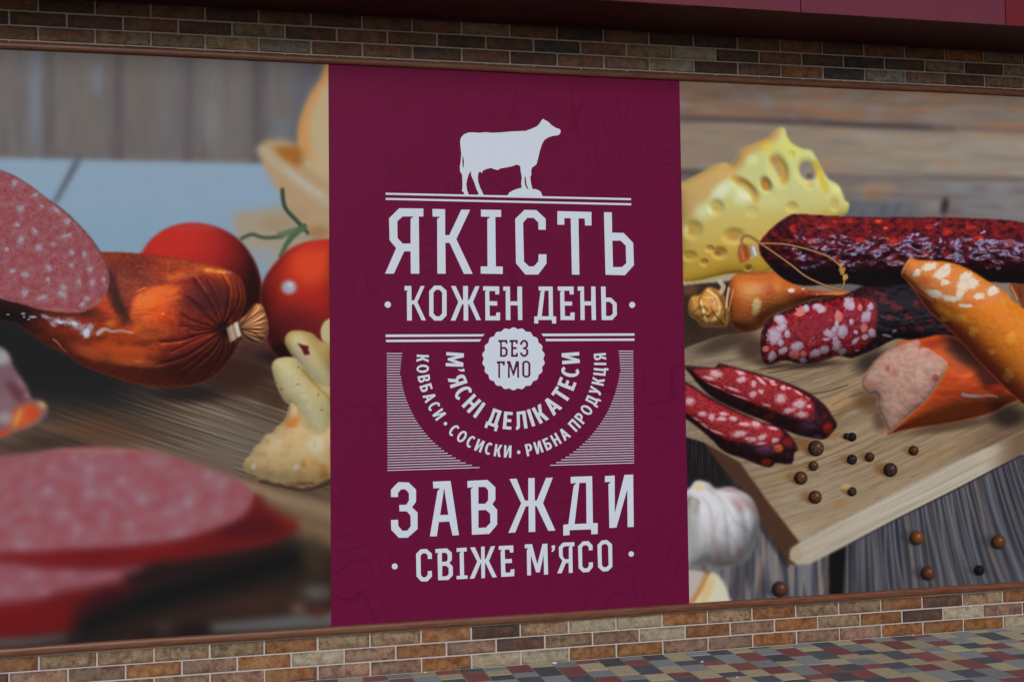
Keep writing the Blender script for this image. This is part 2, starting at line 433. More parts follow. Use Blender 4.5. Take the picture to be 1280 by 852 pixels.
    def stroke(c, pts, width, col, alpha=1.0, soft=1.0, w1=None, smooth=True):
        P = spline(pts, False, 6) if smooth and len(pts) > 2 else np.array(pts, float)
        w1 = width if w1 is None else w1
        pad = max(width, w1)+soft+3
        w_ = c.win(P[:,0].min()-pad, P[:,0].max()+pad, P[:,1].min()-pad, P[:,1].max()+pad)
        x, y = c.x[w_], c.y[w_]
        if x.size == 0: return
        best = np.full(x.shape, -1e3, np.float32); n_ = len(P)-1
        for i in range(n_):
            (ax, ay), (bx, by) = P[i], P[i+1]
            d2 = (bx-ax)**2+(by-ay)**2+1e-9
            t = np.clip(((x-ax)*(bx-ax)+(y-ay)*(by-ay))/d2, 0, 1)
            d = np.hypot(x-ax-t*(bx-ax), y-ay-t*(by-ay))
            wd = width+(w1-width)*(i+t)/n_
            best = np.maximum(best, wd/2-d)
        k = np.clip(best/max(soft, .3)+.5, 0, 1)
        c.put(w_, alpha*k*k*(3-2*k), col)
    def tex(c, w_, f, col, alpha=1.0):
        c.put(w_, alpha*np.clip(f, 0, 1), col)
    def grain(c, w_, amt, sx=1.0, sy=1.0, seed=1):
        f = (fbm(c.x[w_]/sx, c.y[w_]/sy, 3, seed)-.5)*2*amt
        if c.clip is not None: f = f*c.clip[w_]
        c.img[w_] *= (1+f)[..., None]
def _rim(c, R_, amt, dx=0, dy=1):
    n_ = max(1, int(R_/c.ppt)); B_ = blur(c.clip, max(1, n_*.4))
    S_ = np.roll(np.roll(B_, dy*n_, 0), -dx*n_, 1)
    c.img *= (1-amt*(1-S_)*c.clip)[..., None]
def _mul(c, f, sat=1.0):
    g_ = c.img.mean(-1, keepdims=True); t_ = (g_+(c.img-g_)*sat)*f
    c.img += (t_-c.img)*c.clip[..., None]
def inflate(m_):
    """height of a pillow over the mask m_ (texels): Poisson solve on a pyramid"""
    h_, w_ = m_.shape
    if min(h_, w_) > 14:
        e = np.pad(m_, ((0, h_ % 2), (0, w_ % 2)))
        lo = inflate((e[0::2, 0::2]+e[1::2, 0::2]+e[0::2, 1::2]+e[1::2, 1::2])/4)
        u_ = np.repeat(np.repeat(lo, 2, 0), 2, 1)[:h_, :w_]*4; it = 24 if h_*w_ < 60000 else 8
    else: u_ = np.zeros_like(m_); it = 60
    ok = (m_ > .5).astype(np.float32)
    for _ in range(it):
        p_ = np.pad(u_, 1); u_ = ok*.25*(p_[:-2, 1:-1]+p_[2:, 1:-1]+p_[1:-1, :-2]+p_[1:-1, 2:]+1)
    return u_
def _lit(c, bmp=None, L_=(-.3, .55, .75), amb=.45, ks=0.0, gl=30, hv=(0, .15, 1), sc=(200, 200, 210), body=1.0, sm=1.5):
    ys, xs = np.where(c.clip > .02)
    if len(ys) == 0: return
    w_ = (slice(max(0, ys.min()-3), ys.max()+4), slice(max(0, xs.min()-3), xs.max()+4)); m_ = c.clip[w_]
    H_ = np.sqrt(np.maximum(inflate(m_)*3.0, 0))*body if body else np.zeros_like(m_)
    H_ = blur(H_, sm)
    if bmp is not None: H_ = H_+bmp[w_]/c.ppt
    gy, gx = np.gradient(H_); q = np.sqrt(1+gx*gx+gy*gy); n3 = (-gx/q, -gy/q, 1/q)
    nl = math.sqrt(sum(a*a for a in L_)); d_ = np.clip(sum(a*b for a, b in zip(n3, L_))/nl, 0, 1)
    f = amb+(1-amb)*d_/(L_[2]/nl)
    im = c.img[w_]*np.clip(f, .25, 1.13)[..., None]
    if ks:
        nh = math.sqrt(sum(a*a for a in hv)); k = ks*np.clip(sum(a*b for a, b in zip(n3, hv))/nh, 0, 1)**gl
        k = np.clip(k, 0, 1)[..., None]; im = im+(np.array(sc, np.float32)-im)*k
    c.img[w_] += (im-c.img[w_])*m_[..., None]
def _defocus(c, r, a=None):
    B_ = np.stack([blur(c.img[..., k], r/c.ppt*.6) for k in range(3)], -1)
    c.img = B_ if a is None else c.img+(B_-c.img)*a[..., None]
Canvas.defocus = _defocus; Canvas.rim = _rim; Canvas.mul = _mul; Canvas.lit = _lit
def pits(c, L_):
    o = np.zeros_like(c.x)
    for (px, py, rx, ry, dep, rot) in L_:
        w_ = c.win(px-2*max(rx, ry), px+2*max(rx, ry), py-2*max(rx, ry), py+2*max(rx, ry))
        dx, dy = c.x[w_]-px, c.y[w_]-py; ca, sa = math.cos(math.radians(rot)), math.sin(math.radians(rot))
        o[w_] -= dep*np.exp(-(((dx*ca+dy*sa)/rx)**2+((-dx*sa+dy*ca)/ry)**2)**2)
    return o
def lines(c, PL, wd):
    """grooves along polylines, 0..1"""
    o = np.zeros_like(c.x)
    for P in PL:
        P = spline(P, False, 5); w_ = c.win(P[:,0].min()-9, P[:,0].max()+9, P[:,1].min()-9, P[:,1].max()+9); x, y = c.x[w_], c.y[w_]
        if x.size == 0: continue
        best = np.full(x.shape, 1e3, np.float32)
        for (ax, ay), (bx, by) in zip(P[:-1], P[1:]):
            t = np.clip(((x-ax)*(bx-ax)+(y-ay)*(by-ay))/((bx-ax)**2+(by-ay)**2+1e-9), 0, 1); best = np.minimum(best, np.hypot(x-ax-t*(bx-ax), y-ay-t*(by-ay)))
        o[w_] = np.maximum(o[w_], np.exp(-(best/wd)**2))
    return o
def step(a, b, x):
    t = np.clip((x-a)/(b-a), 0, 1); return t*t*(3-2*t)
ALL = (slice(None), slice(None))

# ---------- left photograph
def paint_left():
    c = Canvas(-0.60, 1.345, 0.0027); x, y = c.x, c.y
    c.img[:] = (104, 101, 102)
    # blurred upright boards
    for (bx, wd, col, al) in [(44,11,(116,127,142),.8),(62,11,(86,84,88),.7),(76,9,(114,105,106),.5),(106,16,(110,104,96),.6),(148,13,(84,77,82),.85),
                              (178,16,(102,97,90),.7),(205,9,(110,108,112),.6),(235,13,(87,82,88),.85),(268,18,(114,113,110),.7),(296,12,(112,106,100),.6),
                              (323,14,(80,75,80),.9),(343,9,(106,99,100),.6),(378,22,(88,92,103),.8),(-20,14,(84,80,84),.7),(-45,12,(112,112,114),.7),(12,9,(108,104,100),.5),(27,8,(98,96,98),.5)]:
        k = np.exp(-((x-bx)/(wd*.66))**2)*min(1, al*1.25)
        c.put(ALL, k*(.75+.5*(fbm(x/9, y/60, 2, 11)-.5)), col)
    c.blob(122,98,13,32,(112,120,136),.7); c.blob(352,165,20,28,(102,111,122),.7); c.blob(265,150,22,40,(118,120,121),.6); c.blob(396,86,22,26,(80,80,92),.7)
    c.put(ALL, .30*np.clip(fbm(x/5, y/55, 3, 2)*2-1, 0, 1), (126,112,106)); c.put(ALL, .35*np.clip(1-fbm(x/6, y/70, 3, 9)*2, 0, 1), (78,74,80))
    c.put(ALL, .5*step(170, 200, y)*np.clip(fbm(x/18, y/12, 2, 14)*2-.8, 0, 1), (98,80,74))
    # pale blue table top
    edge = 197.5+x*.021
    tb = np.stack([np.interp(y, [195, 250, 320], [133, 131, 124]), np.interp(y, [195, 250, 320], [157, 155, 152]), np.interp(y, [195, 250, 320], [179, 178, 174])], -1).astype(np.float32)
    k = step(-4.5, 4.5, y-edge); c.img += (tb-c.img)*k[..., None]
    c.put(ALL, k*.2*np.clip(fbm(x/30, y/14, 3, 4)*2-.9, 0, 1), (112,142,170))
    c.stroke([(99,196),(90,214),(80,232),(68,254)], 9, (86,92,104), .85, 5, 5); c.stroke([(94,206),(82,229),(70,251)], 3, (66,70,78), .7, 3)
    # lower right of the table, bowl and cloth, out of focus
    c.shape([(292,268),(320,263),(350,258),(420,240),(420,330),(330,332),(318,318),(300,300)], (152,142,124), 7)
    c.blob(345,280,32,14,(150,128,100),.7); c.blob(330,322,26,20,(134,150,160),.9); c.blob(308,302,14,10,(150,148,138),.6)
    c.blob(362,250,9,16,(134,152,166),.7)
    # bread in the corner
    c.begin([(418,70),(400,101),(386,123),(377,145),(373,165),(374,190),(382,215),(425,250)], (176,160,126), 3.5)
    c.stroke([(412,84),(392,112),(380,142),(378,172),(384,205)], 17, (192,136,80), .9, 13); c.blob(396,182,7,20,(176,158,124),.5); c.blob(404,235,26,20,(184,146,96),.7)
    c.end()
    c.shape([(323,189),(330,177),(346,174),(366,178),(380,188),(392,214),(420,240),(420,300),(398,296),(380,284),(362,262),(346,236),(332,212)], (166,142,110), 4)
    c.shape([(344,186),(358,183),(374,184),(378,200),(372,208),(360,202),(350,195)], (152,94,36), 4, .95)
    c.stroke([(328,188),(346,204),(366,221),(390,239),(420,258)], 13, (172,158,134), .8, 9); c.stroke([(358,212),(380,229),(402,243)], 6, (172,178,172), .7, 7)
    c.blob(386,205,6,9,(172,176,162),.7); c.blob(398,290,22,12,(140,102,66),.7); c.blob(372,268,20,14,(156,132,104),.6)
    c.defocus(4.5)
    # stalk
    c.stroke([(353,237),(354,250),(358,262),(371,276),(384,291)], 5, (46,64,50), .95, 2.5); c.stroke([(380,283),(366,295),(358,306),(351,320)], 8, (66,90,64), .95, 3, 5)
    c.stroke([(302,298),(315,293),(330,297),(352,296)], 4.5, (58,74,64), .9, 2.5); c.stroke([(350,294),(364,290),(378,286)], 8, (78,100,72), .8, 4); c.blob(380,292,5,4,(140,150,130),.6)
    c.defocus(1.8)
    # ---------------- board below: dark at the back, grey streaks in the middle
    low = (y > 425) | ((x < 170) & (y > 372))
    bd = [(-120,372),(60,384),(150,396),(290,398),(340,412),(430,425),(430,830),(-120,830)]
    w_, a = c.mask(bd, 2, False)
    u = (y-x*.33); 
    streak = fbm(x/170+u*.01, u/3.4, 3, 21, .6)
    base = np.stack([np.interp(streak, [.05,.5,.95], q) for q in ((60,86,118),(45,68,104),(36,55,90))], -1).astype(np.float32)
    c.put(w_, a, (70,52,42))
    m_ = np.zeros_like(x); m_[w_] = a; c.clip = m_
    c.img += (base-c.img)*(m_*step(0,1,np.clip(1.0, 0, 1)))[..., None]
    # light and shade of the pictured board
    c.put(ALL, .92*np.clip(step(520, 440, y-(x-180)*.03)*step(330, 240, x)+step(0,1,(60-x)/40.)*0, 0, 1), (40,30,28))
    c.put(ALL, .93*step(548, 470, y-(x)*.10)*step(250, 120, x), (24,26,29))
    c.blob(120,540,90,36,(84,58,42),.75,1.1); c.blob(60,560,80,26,(48,40,36),.7); c.blob(300,470,60,40,(70,46,36),.75)
    c.blob(360,448,40,16,(30,22,24),.8)
    c.put(ALL, .6*np.exp(-((x-295)/85)**2-((y-550)/40)**2), (112,107,100))
    c.put(ALL, .35*step(0.5,.95,streak)*np.exp(-((x-270)/90)**2-((y-540)/52)**2), (138,134,128)); c.put(ALL, .45*step(.5,.1,streak)*np.exp(-((x-260)/100)**2-((y-530)/60)**2), (66,50,42))
    rim = 574+(x-200)*.31
    c.put(ALL, .75*np.exp(-((y-rim)/11)**2)*step(150,230,x), (148,126,100)); c.put(ALL, .6*np.exp(-((y-rim-26)/12)**2)*step(280,350,x), (136,112,80))
    c.put(ALL, .92*step(4, 40, y-rim-24)*step(120,200,x), (58,45,33)); c.put(ALL, .9*step(680,700,y), (44,32,28))
    c.blob(318,436,40,18,(66,36,36),.9); c.blob(345,446,40,14,(34,22,24),.85); c.blob(296,466,80,34,(50,30,25),.9); c.blob(235,492,70,18,(30,24,24),.85); c.blob(345,492,30,30,(60,40,32),.6)
    c.end()
    # tomatoes
    c.begin([(172,336),(180,312),(194,296),(214,284),(241,279),(268,283),(291,294),(309,312),(322,338),(327,372),(318,410),(280,430),(200,420)], (156,34,32), 2.2)
    c.blob(215,300,70,45,(184,42,33),.95); c.blob(322,372,44,62,(96,24,30),.9); c.blob(290,352,34,38,(120,28,32),.6); c.blob(245,285,46,9,(176,58,48),.5)
    c.lit(None,(-.55,.75,.6),.4); c.mul(.88,.98); c.end()
    c.begin([(326,366),(332,346),(345,328),(360,313),(378,304),(396,300),(420,299),(450,305),(440,470),(360,452),(340,436),(330,410)], (168,38,28), 2.2)
    c.blob(392,332,52,38,(200,64,34),.95); c.blob(372,414,66,48,(108,26,29),.95); c.blob(338,380,16,40,(140,28,28),.6); c.blob(352,440,34,18,(48,20,24),.9)
    c.blob(361,359,14,13,(172,176,196),.95,.9); c.blob(362,356,6,5,(192,194,208),.8)
    c.lit(None,(.25,.75,.75),.45); c.mul(.9,.98); c.end()
    # ---------------- fat ham at the left
    c.begin([(-120,425),(-20,428),(4,435),(13,446),(18,459),(33,481),(39,497),(51,500),(60,510),(56,521),(41,533),(25,538),(5,545),(-40,560),(-120,575)], (112,84,94), 1.8)
    c.blob(2,446,18,16,(150,152,150),.95); c.blob(20,490,26,12,(84,40,50),.7,1,50); c.blob(6,505,18,26,(120,96,106),.8); c.blob(30,520,36,20,(190,88,40),.95,1,-30); c.blob(40,516,12,14,(184,60,30),.7)
    c.blob(54,505,9,8,(190,168,120),.8); c.blob(6,522,16,12,(142,140,146),.8); c.blob(22,522,5,18,(206,158,90),.6,1,20); c.blob(2,542,24,8,(190,60,34),.7); c.blob(35,494,8,5,(150,120,132),.6); c.blob(25,478,5,12,(136,112,124),.6,1,-30)
    c.end()
    c.defocus(2.6, step(90,60,x)*step(420,440,y))
    # ---------------- big sausage with the pleated end
    body = [(-120,350),(60,318),(133,315),(175,317),(207,320),(240,326),(270,332),(286,338),(298,345),(304,356),(307,372),(304,388),(297,402),(300,420),(296,433),(284,452),(262,473),(226,483),(190,482),(155,475),(120,463),(100,455),(82,442),(57,430),(33,414),(4,400),(-120,395)]
    c.begin(body, (128,48,30), 1.1)
    c.blob(160,345,70,44,(72,33,33),.97); c.blob(215,338,50,16,(112,46,34),.6); c.blob(232,330,50,7,(140,66,40),.7,1,10)
    c.blob(150,440,90,30,(174,74,32),.95,1.1,10); c.blob(92,426,44,20,(150,52,30),.8,1,25); c.blob(170,470,80,16,(132,46,28),.8,1,8)
    c.blob(250,368,44,36,(80,24,26),.9); c.blob(240,350,30,14,(74,22,26),.7); c.blob(250,412,50,34,(120,40,28),.8); c.blob(236,452,60,20,(150,60,30),.7,1,-14); c.blob(262,470,44,12,(98,36,28),.8,1,-30)
    c.shape([(162,398),(165,380),(174,367),(195,358),(220,358),(230,372),(226,398),(214,416),(190,424),(170,418)], (168,78,40), 3)
    c.blob(236,394,34,42,(92,32,28),.9); c.blob(208,396,22,26,(146,50,38),.8)
    c.blob(186,376,22,14,(196,98,40),.7,1,-20); c.blob(205,398,24,18,(176,70,28),.6); c.blob(204,392,4,2.5,(214,128,62),.7); c.blob(172,452,8,3,(214,140,70),.8); c.blob(176,362,12,2,(206,120,60),.5,1,-25)
    c.shape([(140,362),(147,362),(156,385),(160,402),(154,408),(146,392)], (36,28,32), 4, .9); c.shape([(150,352),(165,356),(164,380),(158,396),(150,376)], (62,28,32), 6, .8)
    c.blob(150,400,22,10,(150,66,34),.7,1,20); c.blob(138,405,10,7,(184,100,44),.8)
    c.stroke([(214,346),(236,342),(258,338),(284,342)], 9, (160,84,42), .7, 9); c.stroke([(258,337),(281,340)], 4, (196,134,62), .8, 4); c.blob(287,340,5,3,(120,108,140),.9)
    c.put(ALL, .16*np.clip(fbm(x/5, y/4, 3, 31)*2.2-1.0, 0, 1), (206,120,64)); c.put(ALL, .4*np.clip(1.1-fbm(x/18, y/9, 3, 33)*2.1, 0, 1), (70,26,24))
    c.blob(240,452,80,34,(74,27,27),.85,1,-10); c.blob(262,374,44,34,(60,26,30),.9); c.blob(232,436,34,12,(118,42,30),.5,1,-12); c.blob(250,470,40,9,(96,36,28),.6,1,-22)
    PLE = [[(276,409),(270,392),(258,368),(244,348)],[(275,410),(260,396),(244,380),(226,366)],[(277,408),(284,385),(286,362),(278,344)],[(275,411),(258,406),(240,400),(228,394)],[(274,413),(250,418),(228,425),(202,428)],
              [(276,415),(256,430),(230,446),(196,456)],[(279,417),(266,438),(246,456),(220,478)],[(282,418),(278,440),(266,458),(250,476)],[(284,418),(292,430),(284,450),(272,466)],[(280,407),(292,390),(299,372),(296,352)],[(275,412),(262,412),(250,413),(238,412)]]
    PLE2 = [[(278,408),(276,388),(268,364),(258,346)],[(276,410),(256,388),(236,372)],[(275,412),(252,409),(226,408)],[(275,413),(246,424),(214,440)],[(278,416),(260,434),(236,454),(210,468)],[(281,418),(272,440),(256,460),(236,480)],[(284,417),(284,444),(272,464)],[(281,407),(290,386),(292,364),(288,346)]]
    for P in PLE: c.stroke(P, 3.6, (40,15,19), .7, 3.2, .4)
    for P in PLE2: c.stroke(P, 2.4, (52,18,22), .6, 2.6, .3)
    c.blob(281,411,11,15,(30,12,16),.9,.9); c.blob(292,440,9,14,(60,26,24),.5)
    c.stroke([(300,348),(305,360),(306,380)], 1.2, (170,90,52), .5, 1.2); c.stroke([(282,346),(289,356),(290,372)], 1.2, (160,80,50), .5, 1.2)
    # shaded left end and wet highlights
    c.put(ALL, .95*step(70, 8, x+(y-400)*.8), (30,22,24)); c.put(ALL, .75*np.exp(-((y-(384+.06*x))/8)**2)*step(140,110,x), (46,22,24))
    bm_ = 3.0*fbm(x/30,y/22,2,35)+.16*fbm(x/5,y/4,2,36)-2.2*lines(c,PLE,2.4)-1.1*lines(c,PLE2,1.8)+4.5*np.exp(-(((x-193)/26)**2+((y-388)/26)**2)**2)-4.5*lines(c,[[(137,346),(142,368),(150,390),(163,410)]],6)
    c.lit(bm_,(-.15,.6,.75),.42,.24,16,(-.1,.5,1),(206,108,60)); c.stroke([(136,344),(140,362),(146,382),(156,402)], 14, (38,23,26), .75, 15, 4); c.blob(196,382,20,16,(186,84,40),.45); c.blob(150,438,60,14,(176,74,40),.4,1,8); c.mul(1.13,1.12); c.blob(110,440,34,12,(186,84,46),.5,1,22); c.blob(165,452,50,9,(190,92,52),.45,1,6); c.blob(182,374,14,9,(206,112,58),.5,1,-25); c.end()
    hl = [(49,393),(58,393),(72,398),(88,396),(100,398),(107,404),(118,404),(118,416),(113,425),(106,428),(98,418),(92,411),(84,413),(73,408),(65,411),(58,402)]
    for q in [(58,396,11,4,20),(72,401,12,6,15),(86,402,12,7,0),(97,407,11,8,20),(108,414,11,12,0),(113,408,8,6,-20),(66,405,9,4,30)]: c.blob(q[0],q[1],q[2],q[3],(150,150,170),.75,1.0,q[4],.45)
    for q in [(74,402,10,3,10),(92,404,10,4,10),(108,416,7,8,0)]: c.blob(q[0],q[1],q[2],q[3],(186,198,216),.85,1.0,q[4],.45)
    for P in [[(80,396),(88,404),(90,410)],[(96,400),(100,410),(104,420)],[(66,398),(74,406)]]: c.stroke(P, 1.6, (112,78,74), .5, 1.8)
    c.stroke([(122,417),(130,411),(140,414),(152,413),(166,416)], 4.5, (178,168,174), .8, 4.5, 1.5); c.blob(126,414,9,5,(176,160,164),.6,1.2,-30); c.stroke([(67,424),(73,429),(77,435),(83,439)], 2.2, (190,150,140), .55, 3, .6)
    for q in [(10,393,3,1.4),(29,392,4,2),(30,396,2,2),(41,396,7,2.4),(36,399,3,1.2),(79,358,1,1)]: c.blob(q[0],q[1],q[2],q[3],(158,150,190),.85,.8)
    # clip and fan of casing
    c.begin([(283,410),(298,401),(304,417),(288,428)], (146,128,106), .8, False); c.stroke([(294,402),(300,420)], 5, (196,192,176), .9, 2); c.stroke([(288,406),(293,426)], 3, (170,152,126), .8, 2); c.stroke([(300,400),(305,418)], 3, (70,40,30), .8, 2); c.end()
    c.begin([(299,402),(308,393),(319,380),(327,381),(331,390),(334,400),(335,416),(330,424),(323,430),(308,424),(302,419)], (188,118,72), 1.0)
    for k in range(13):
        t = k/12; ex, ey = 320+16*math.sin(math.pi*t), 379+52*t
        c.stroke([(300,410+t*6-3),((300+ex)/2, (410+ey)/2+2*math.sin(k*2.3)),(ex, ey)], 1.4 if k % 2 else 2.2, (214,178,142) if k % 2 else (112,56,30), .8, 1.4)
    c.blob(330,408,5,16,(176,92,46),.5); c.lit(.7*np.sin(np.arctan2(y-410,x-296)*34+x*.2),(.1,.6,.8),.4); c.mul(.95,.9); c.end()
    # ---------------- breadsticks and crackers
    cream = (178,168,128)
    c.begin([(425,396),(408,400),(402,408),(401,418),(405,427),(425,436)], (176,166,124), 1); c.end()
    c.begin([(356,428),(358,418),(366,413),(378,413),(391,417),(402,426),(430,438),(430,520),(410,500),(396,484),(383,469),(373,453),(363,441)], (160,136,84), 1.0)
    c.stroke([(372,428),(384,446),(398,466),(420,490)], 20, cream, .95, 14, 26); c.stroke([(367,436),(378,452),(394,474)], 5, (172,176,158), .6, 4); c.lit(.3*fbm(x/6,y/6,3,51),(-.2,.7,.8),.72)
    c.shape([(371.6,428.6),(379,431),(386.4,432.6),(385,436),(388,442.7),(380.5,443.6),(377,436)], (84,18,28), .7, 1, False); c.end()
    c.begin([(340,460),(343,450),(355,446),(369,447),(379,457),(397,478),(425,500),(425,600),(400,575),(385,545),(366,510),(355,500),(346,482)], (172,160,112), 1.0)
    c.stroke([(356,464),(370,490),(386,516),(402,545),(418,570)], 22, (174,168,132), .95, 16, 32); c.stroke([(378,462),(398,484),(418,504)], 4, (150,116,50), .6, 4); c.grain(ALL, .03, 7, 7, 52)
    for q in [(373,459),(398,493),(402,512),(372,480),(352,486),(345,478)]: c.blob(q[0],q[1],2.4,1.8,(112,100,50),.7,.8)
    c.lit(.3*fbm(x/6,y/6,3,52),(-.2,.7,.8),.72); c.end()
    c.begin([(365,503),(358,520),(352,529),(346,533),(340,541),(332,543),(326,552),(318,559),(313,568),(306,575),(305,584),(311,591),(319,593),(326,599),(334,598),(342,604),(350,602),(357,607),(366,604),(377,610),(385,606),(392,607),(400,602),(411,597),(430,600),(430,520),(398,540),(380,520)], (190,164,116), 1.2)
    c.blob(366,528,16,10,(188,112,44),.9,1,-20); c.blob(340,556,18,16,(198,180,138),.8); c.blob(335,580,26,14,(204,172,118),.7); c.blob(392,585,22,22,(190,150,86),.7); c.blob(405,590,10,14,(170,112,42),.8); c.blob(380,580,4,9,(182,112,48),.7); c.blob(335,552,5,4,(196,140,78),.6)
    c.blob(395,555,16,18,(188,186,158),.9); c.blob(317,583,5,5.5,(208,206,196),.95,.9); c.blob(371,583,5.5,5.5,(212,204,190),.95,.9); c.blob(350,552,4,3,(202,190,164),.6); c.blob(378,604,30,4,(120,66,30),.8); c.blob(310,590,8,3,(160,116,60),.6); c.put(ALL,.3*step(.4,.85,fbm(x/5,y/5,3,55)),(196,176,140)); c.put(ALL,.3*step(.55,0,fbm(x/14,y/12,2,56)),(160,116,66)); c.mul(.95,.95); c.lit(.55*fbm(x/8,y/8,3,57,.6),(.2,.6,.8),.72)
    c.end(); c.stroke([(326,601),(350,607),(378,612),(402,607),(415,600)], 4, (50,26,18), .7, 3.5)
    c.defocus(1.6, step(0,1,(x-300)/40.)*step(515,560,y)*step(640,610,y))
    # ---------------- upper salami slice
    sal = [(-120,190),(-60,196),(4,214),(33,229),(57,247),(79,262),(99,281),(115,299),(127,317),(134,332),(137,345),(136,357),(130,371),(118,382),(102,389),(79,389),(49,385),(25,378),(4,373),(-60,352),(-120,345)]
    c.shape(sal, (84,60,62), 1.4)
    c.begin([(a-1.5 if a > 60 else a, b+.8) for a, b in sal], (150,74,80), .9)
    f = fbm(x/9, y/8, 3, 61); g2 = fbm(x/2.2, y/2.2, 3, 62)
    c.put(ALL, .5*step(.4,1.0,f), (158,102,112)); c.put(ALL, .65*step(.6,0,f), (140,50,60)); c.put(ALL, .25*step(.5,.9,g2), (170,116,120)); c.put(ALL, .35*step(.5,.15,g2), (108,44,58))
    c.put(ALL, .35*step(.6,.7,fbm(x/12,y/12,2,66)), (150,110,126))
    fats = [(21,281,5,4.5),(43,288.6,7,4.5),(26,300,9,6),(48,310,7,6),(66.5,306,4.5,4),(70,263,10,4.5,40),(84,277,7,6,30),(83,295,10,4.5,-15),(89,316,6,4.5),(18,229,7,5),(25,261,7,6),(61,335,7,5.5),(89,332,5,5),(15,339,6,5),(31,344,7,5.5),(60,350,6,3.5),(115,354,7,5.5),(129,349,4,4),(79,359,8,6),(31,366,8,6),(52.6,371.5,9,5.5),(77,368,10,7),(108,373,6,5),(102,381,7,3.5),(52,258,5,3),(106,318,7,5),(-20,300,8,6),(-40,260,8,6),(-15,240,7,5),(-45,330,9,6),(44,244,8,4),(8,312,5,4),(98,352,5,4),(112,336,6,5)]
    for k, q in enumerate(fats):
        rot = q[4] if len(q) > 4 else (k*53) % 180
        c.blob(q[0], q[1], q[2]*1.25, q[3]*1.25, (150,118,132), .7, 1.0, rot, .7); c.blob(q[0]+.5, q[1]-.5, q[2]*.8, q[3]*.8, (164,156,172), .7, 1.0, rot, .7)
    c.blob(70,392,80,10,(172,92,74),.55,1,4); c.blob(122,380,16,8,(170,96,76),.5,1,-35); c.stroke([(137,345),(136,357),(129,372),(117,383)], 2.5, (178,112,100), .6, 2)
    c.mul(.93,.95); c.lit(.32*fbm(x/3.2,y/3.2,2,63,.7),(.5,.5,.7),.55,.06,8,(0,.1,1),(200,180,190),0); c.end()
    # ---------------- lower slices, far out of focus
    c.begin([(-120,650),(60,650),(200,650),(313,618),(332,630),(352,641),(372,652),(370,664),(344,679),(300,688),(230,700),(180,708),(160,745),(120,775),(60,793),(-120,800)], (96,22,26), 7)
    c.blob(310,660,60,22,(74,20,24),.9); c.blob(180,690,90,12,(112,24,27),.8,1,-10); c.blob(60,697,80,8,(120,26,29),.8); c.blob(20,770,90,26,(104,20,23),.9); c.blob(300,656,70,20,(70,20,24),.7); c.blob(130,748,50,24,(58,20,26),.85,1,-20); c.blob(330,678,50,7,(108,34,24),.7,1,-12); c.blob(358,650,16,10,(112,36,24),.7,1,30)
    c.end()
    c.blob(90,800,130,9,(34,28,30),.7); 
    c.begin([(-120,703),(4,702),(47,708),(90,711),(131,712),(182,709),(160,722),(113,733),(75,739),(52,747),(19,752),(-120,762)], (134,80,92), 7)
    c.blob(40,718,20,11,(146,118,132),.7,1.4); c.blob(84,716,20,9,(146,114,130),.7,1.4); c.blob(10,738,22,12,(142,114,128),.7,1.4); c.blob(64,722,16,11,(146,66,80),.6,1.4); c.blob(55,740,14,6,(164,120,126),.7); c.blob(130,717,30,5,(150,104,118),.6); c.end()
    s2 = [(-120,585),(-60,576),(4,571),(53,565),(79,561),(123,560),(167,563),(202,569),(235,579),(262,589),(288,597),(306,606),(315,618),(311,632),(298,646),(270,658),(235,669),(200,676),(141,682),(88,684),(40,688),(4,689),(-120,694)]
    c.shape(s2, (150,88,96), 5)
    c.begin(s2, (148,84,94), 5)
    f = fbm(x/18, y/13, 2, 71)
    c.put(ALL, .5*step(.3,.95,f), (148,114,130)); c.put(ALL, .6*step(.6,.05,f), (148,62,76))
    for q in [(60,612,9,8,1),(113,587,11,8,1),(108,599,8,6,.7),(152,600,8,8,1),(176,624,10,8,1),(168,614,7,5,.6),(20,583,8,7,.6),(92,573,6,6,.7),(112,615,11,7,.7),(62,586,8,8,.6),(136,617,9,7,.6),(163,656,11,9,.6),(44,640,8,7,.6),(260,593,9,8,1),(235,627,9,10,.9),(280,602,7,8,.7),(78,640,12,10,.6),(96,660,10,10,.5),(28,681,16,7,.7),(190,577,12,9,.4),(226,668,14,6,.6),(30,618,9,6,.4),(210,640,12,9,.5),(270,640,12,8,.4)]:
        c.blob(q[0],q[1],q[2]*1.3,q[3]*1.3,(148,124,144),q[4]*.7,1.3); c.blob(q[0],q[1],q[2]*.9,q[3]*.9,(164,154,178),q[4]*.6,1.3)
    for q in [(112,646,16,9),(172,642,12,7),(170,605,10,6),(88,608,10,7),(45,590,12,10),(225,577,16,7),(205,626,10,8),(292,610,12,14),(284,634,12,6),(30,650,16,10),(85,583,16,6)]: c.blob(q[0],q[1],q[2]*1.3,q[3]*1.3,(150,62,76),.5,1.3)
    c.blob(120,563,140,6,(168,112,104),.6,1,1); c.mul(.97,.9); c.end()
    # bottom strip
    c.stroke([(-100,806),(20,802),(80,796)], 12, (94,99,102), .85, 12, 4); c.blob(240,792,150,12,(26,22,24),.75); c.stroke([(110,780),(180,752),(250,731),(310,714),(362,698)], 34, (17,18,21), .95, 40, 40); c.blob(190,722,44,20,(40,20,24),.8,1.3,-15); c.stroke([(160,722),(230,708),(300,698),(350,686)], 12, (30,20,22), .8, 14)
    c.blob(330,752,70,14,(58,36,30),.8,1,-6); c.stroke([(270,784),(330,780),(425,772)], 10, (98,103,105), .85, 14, 18); c.blob(205,785,18,16,(70,60,56),.6,1.4); c.blob(240,786,26,14,(30,20,24),.9); c.blob(396,740,34,18,(96,98,94),.8,1.4); c.blob(398,764,22,13,(72,38,28),.95,1.3); c.blob(373,760,17,13,(116,92,80),.8,1.4); c.blob(392,695,22,34,(58,45,33),.7)
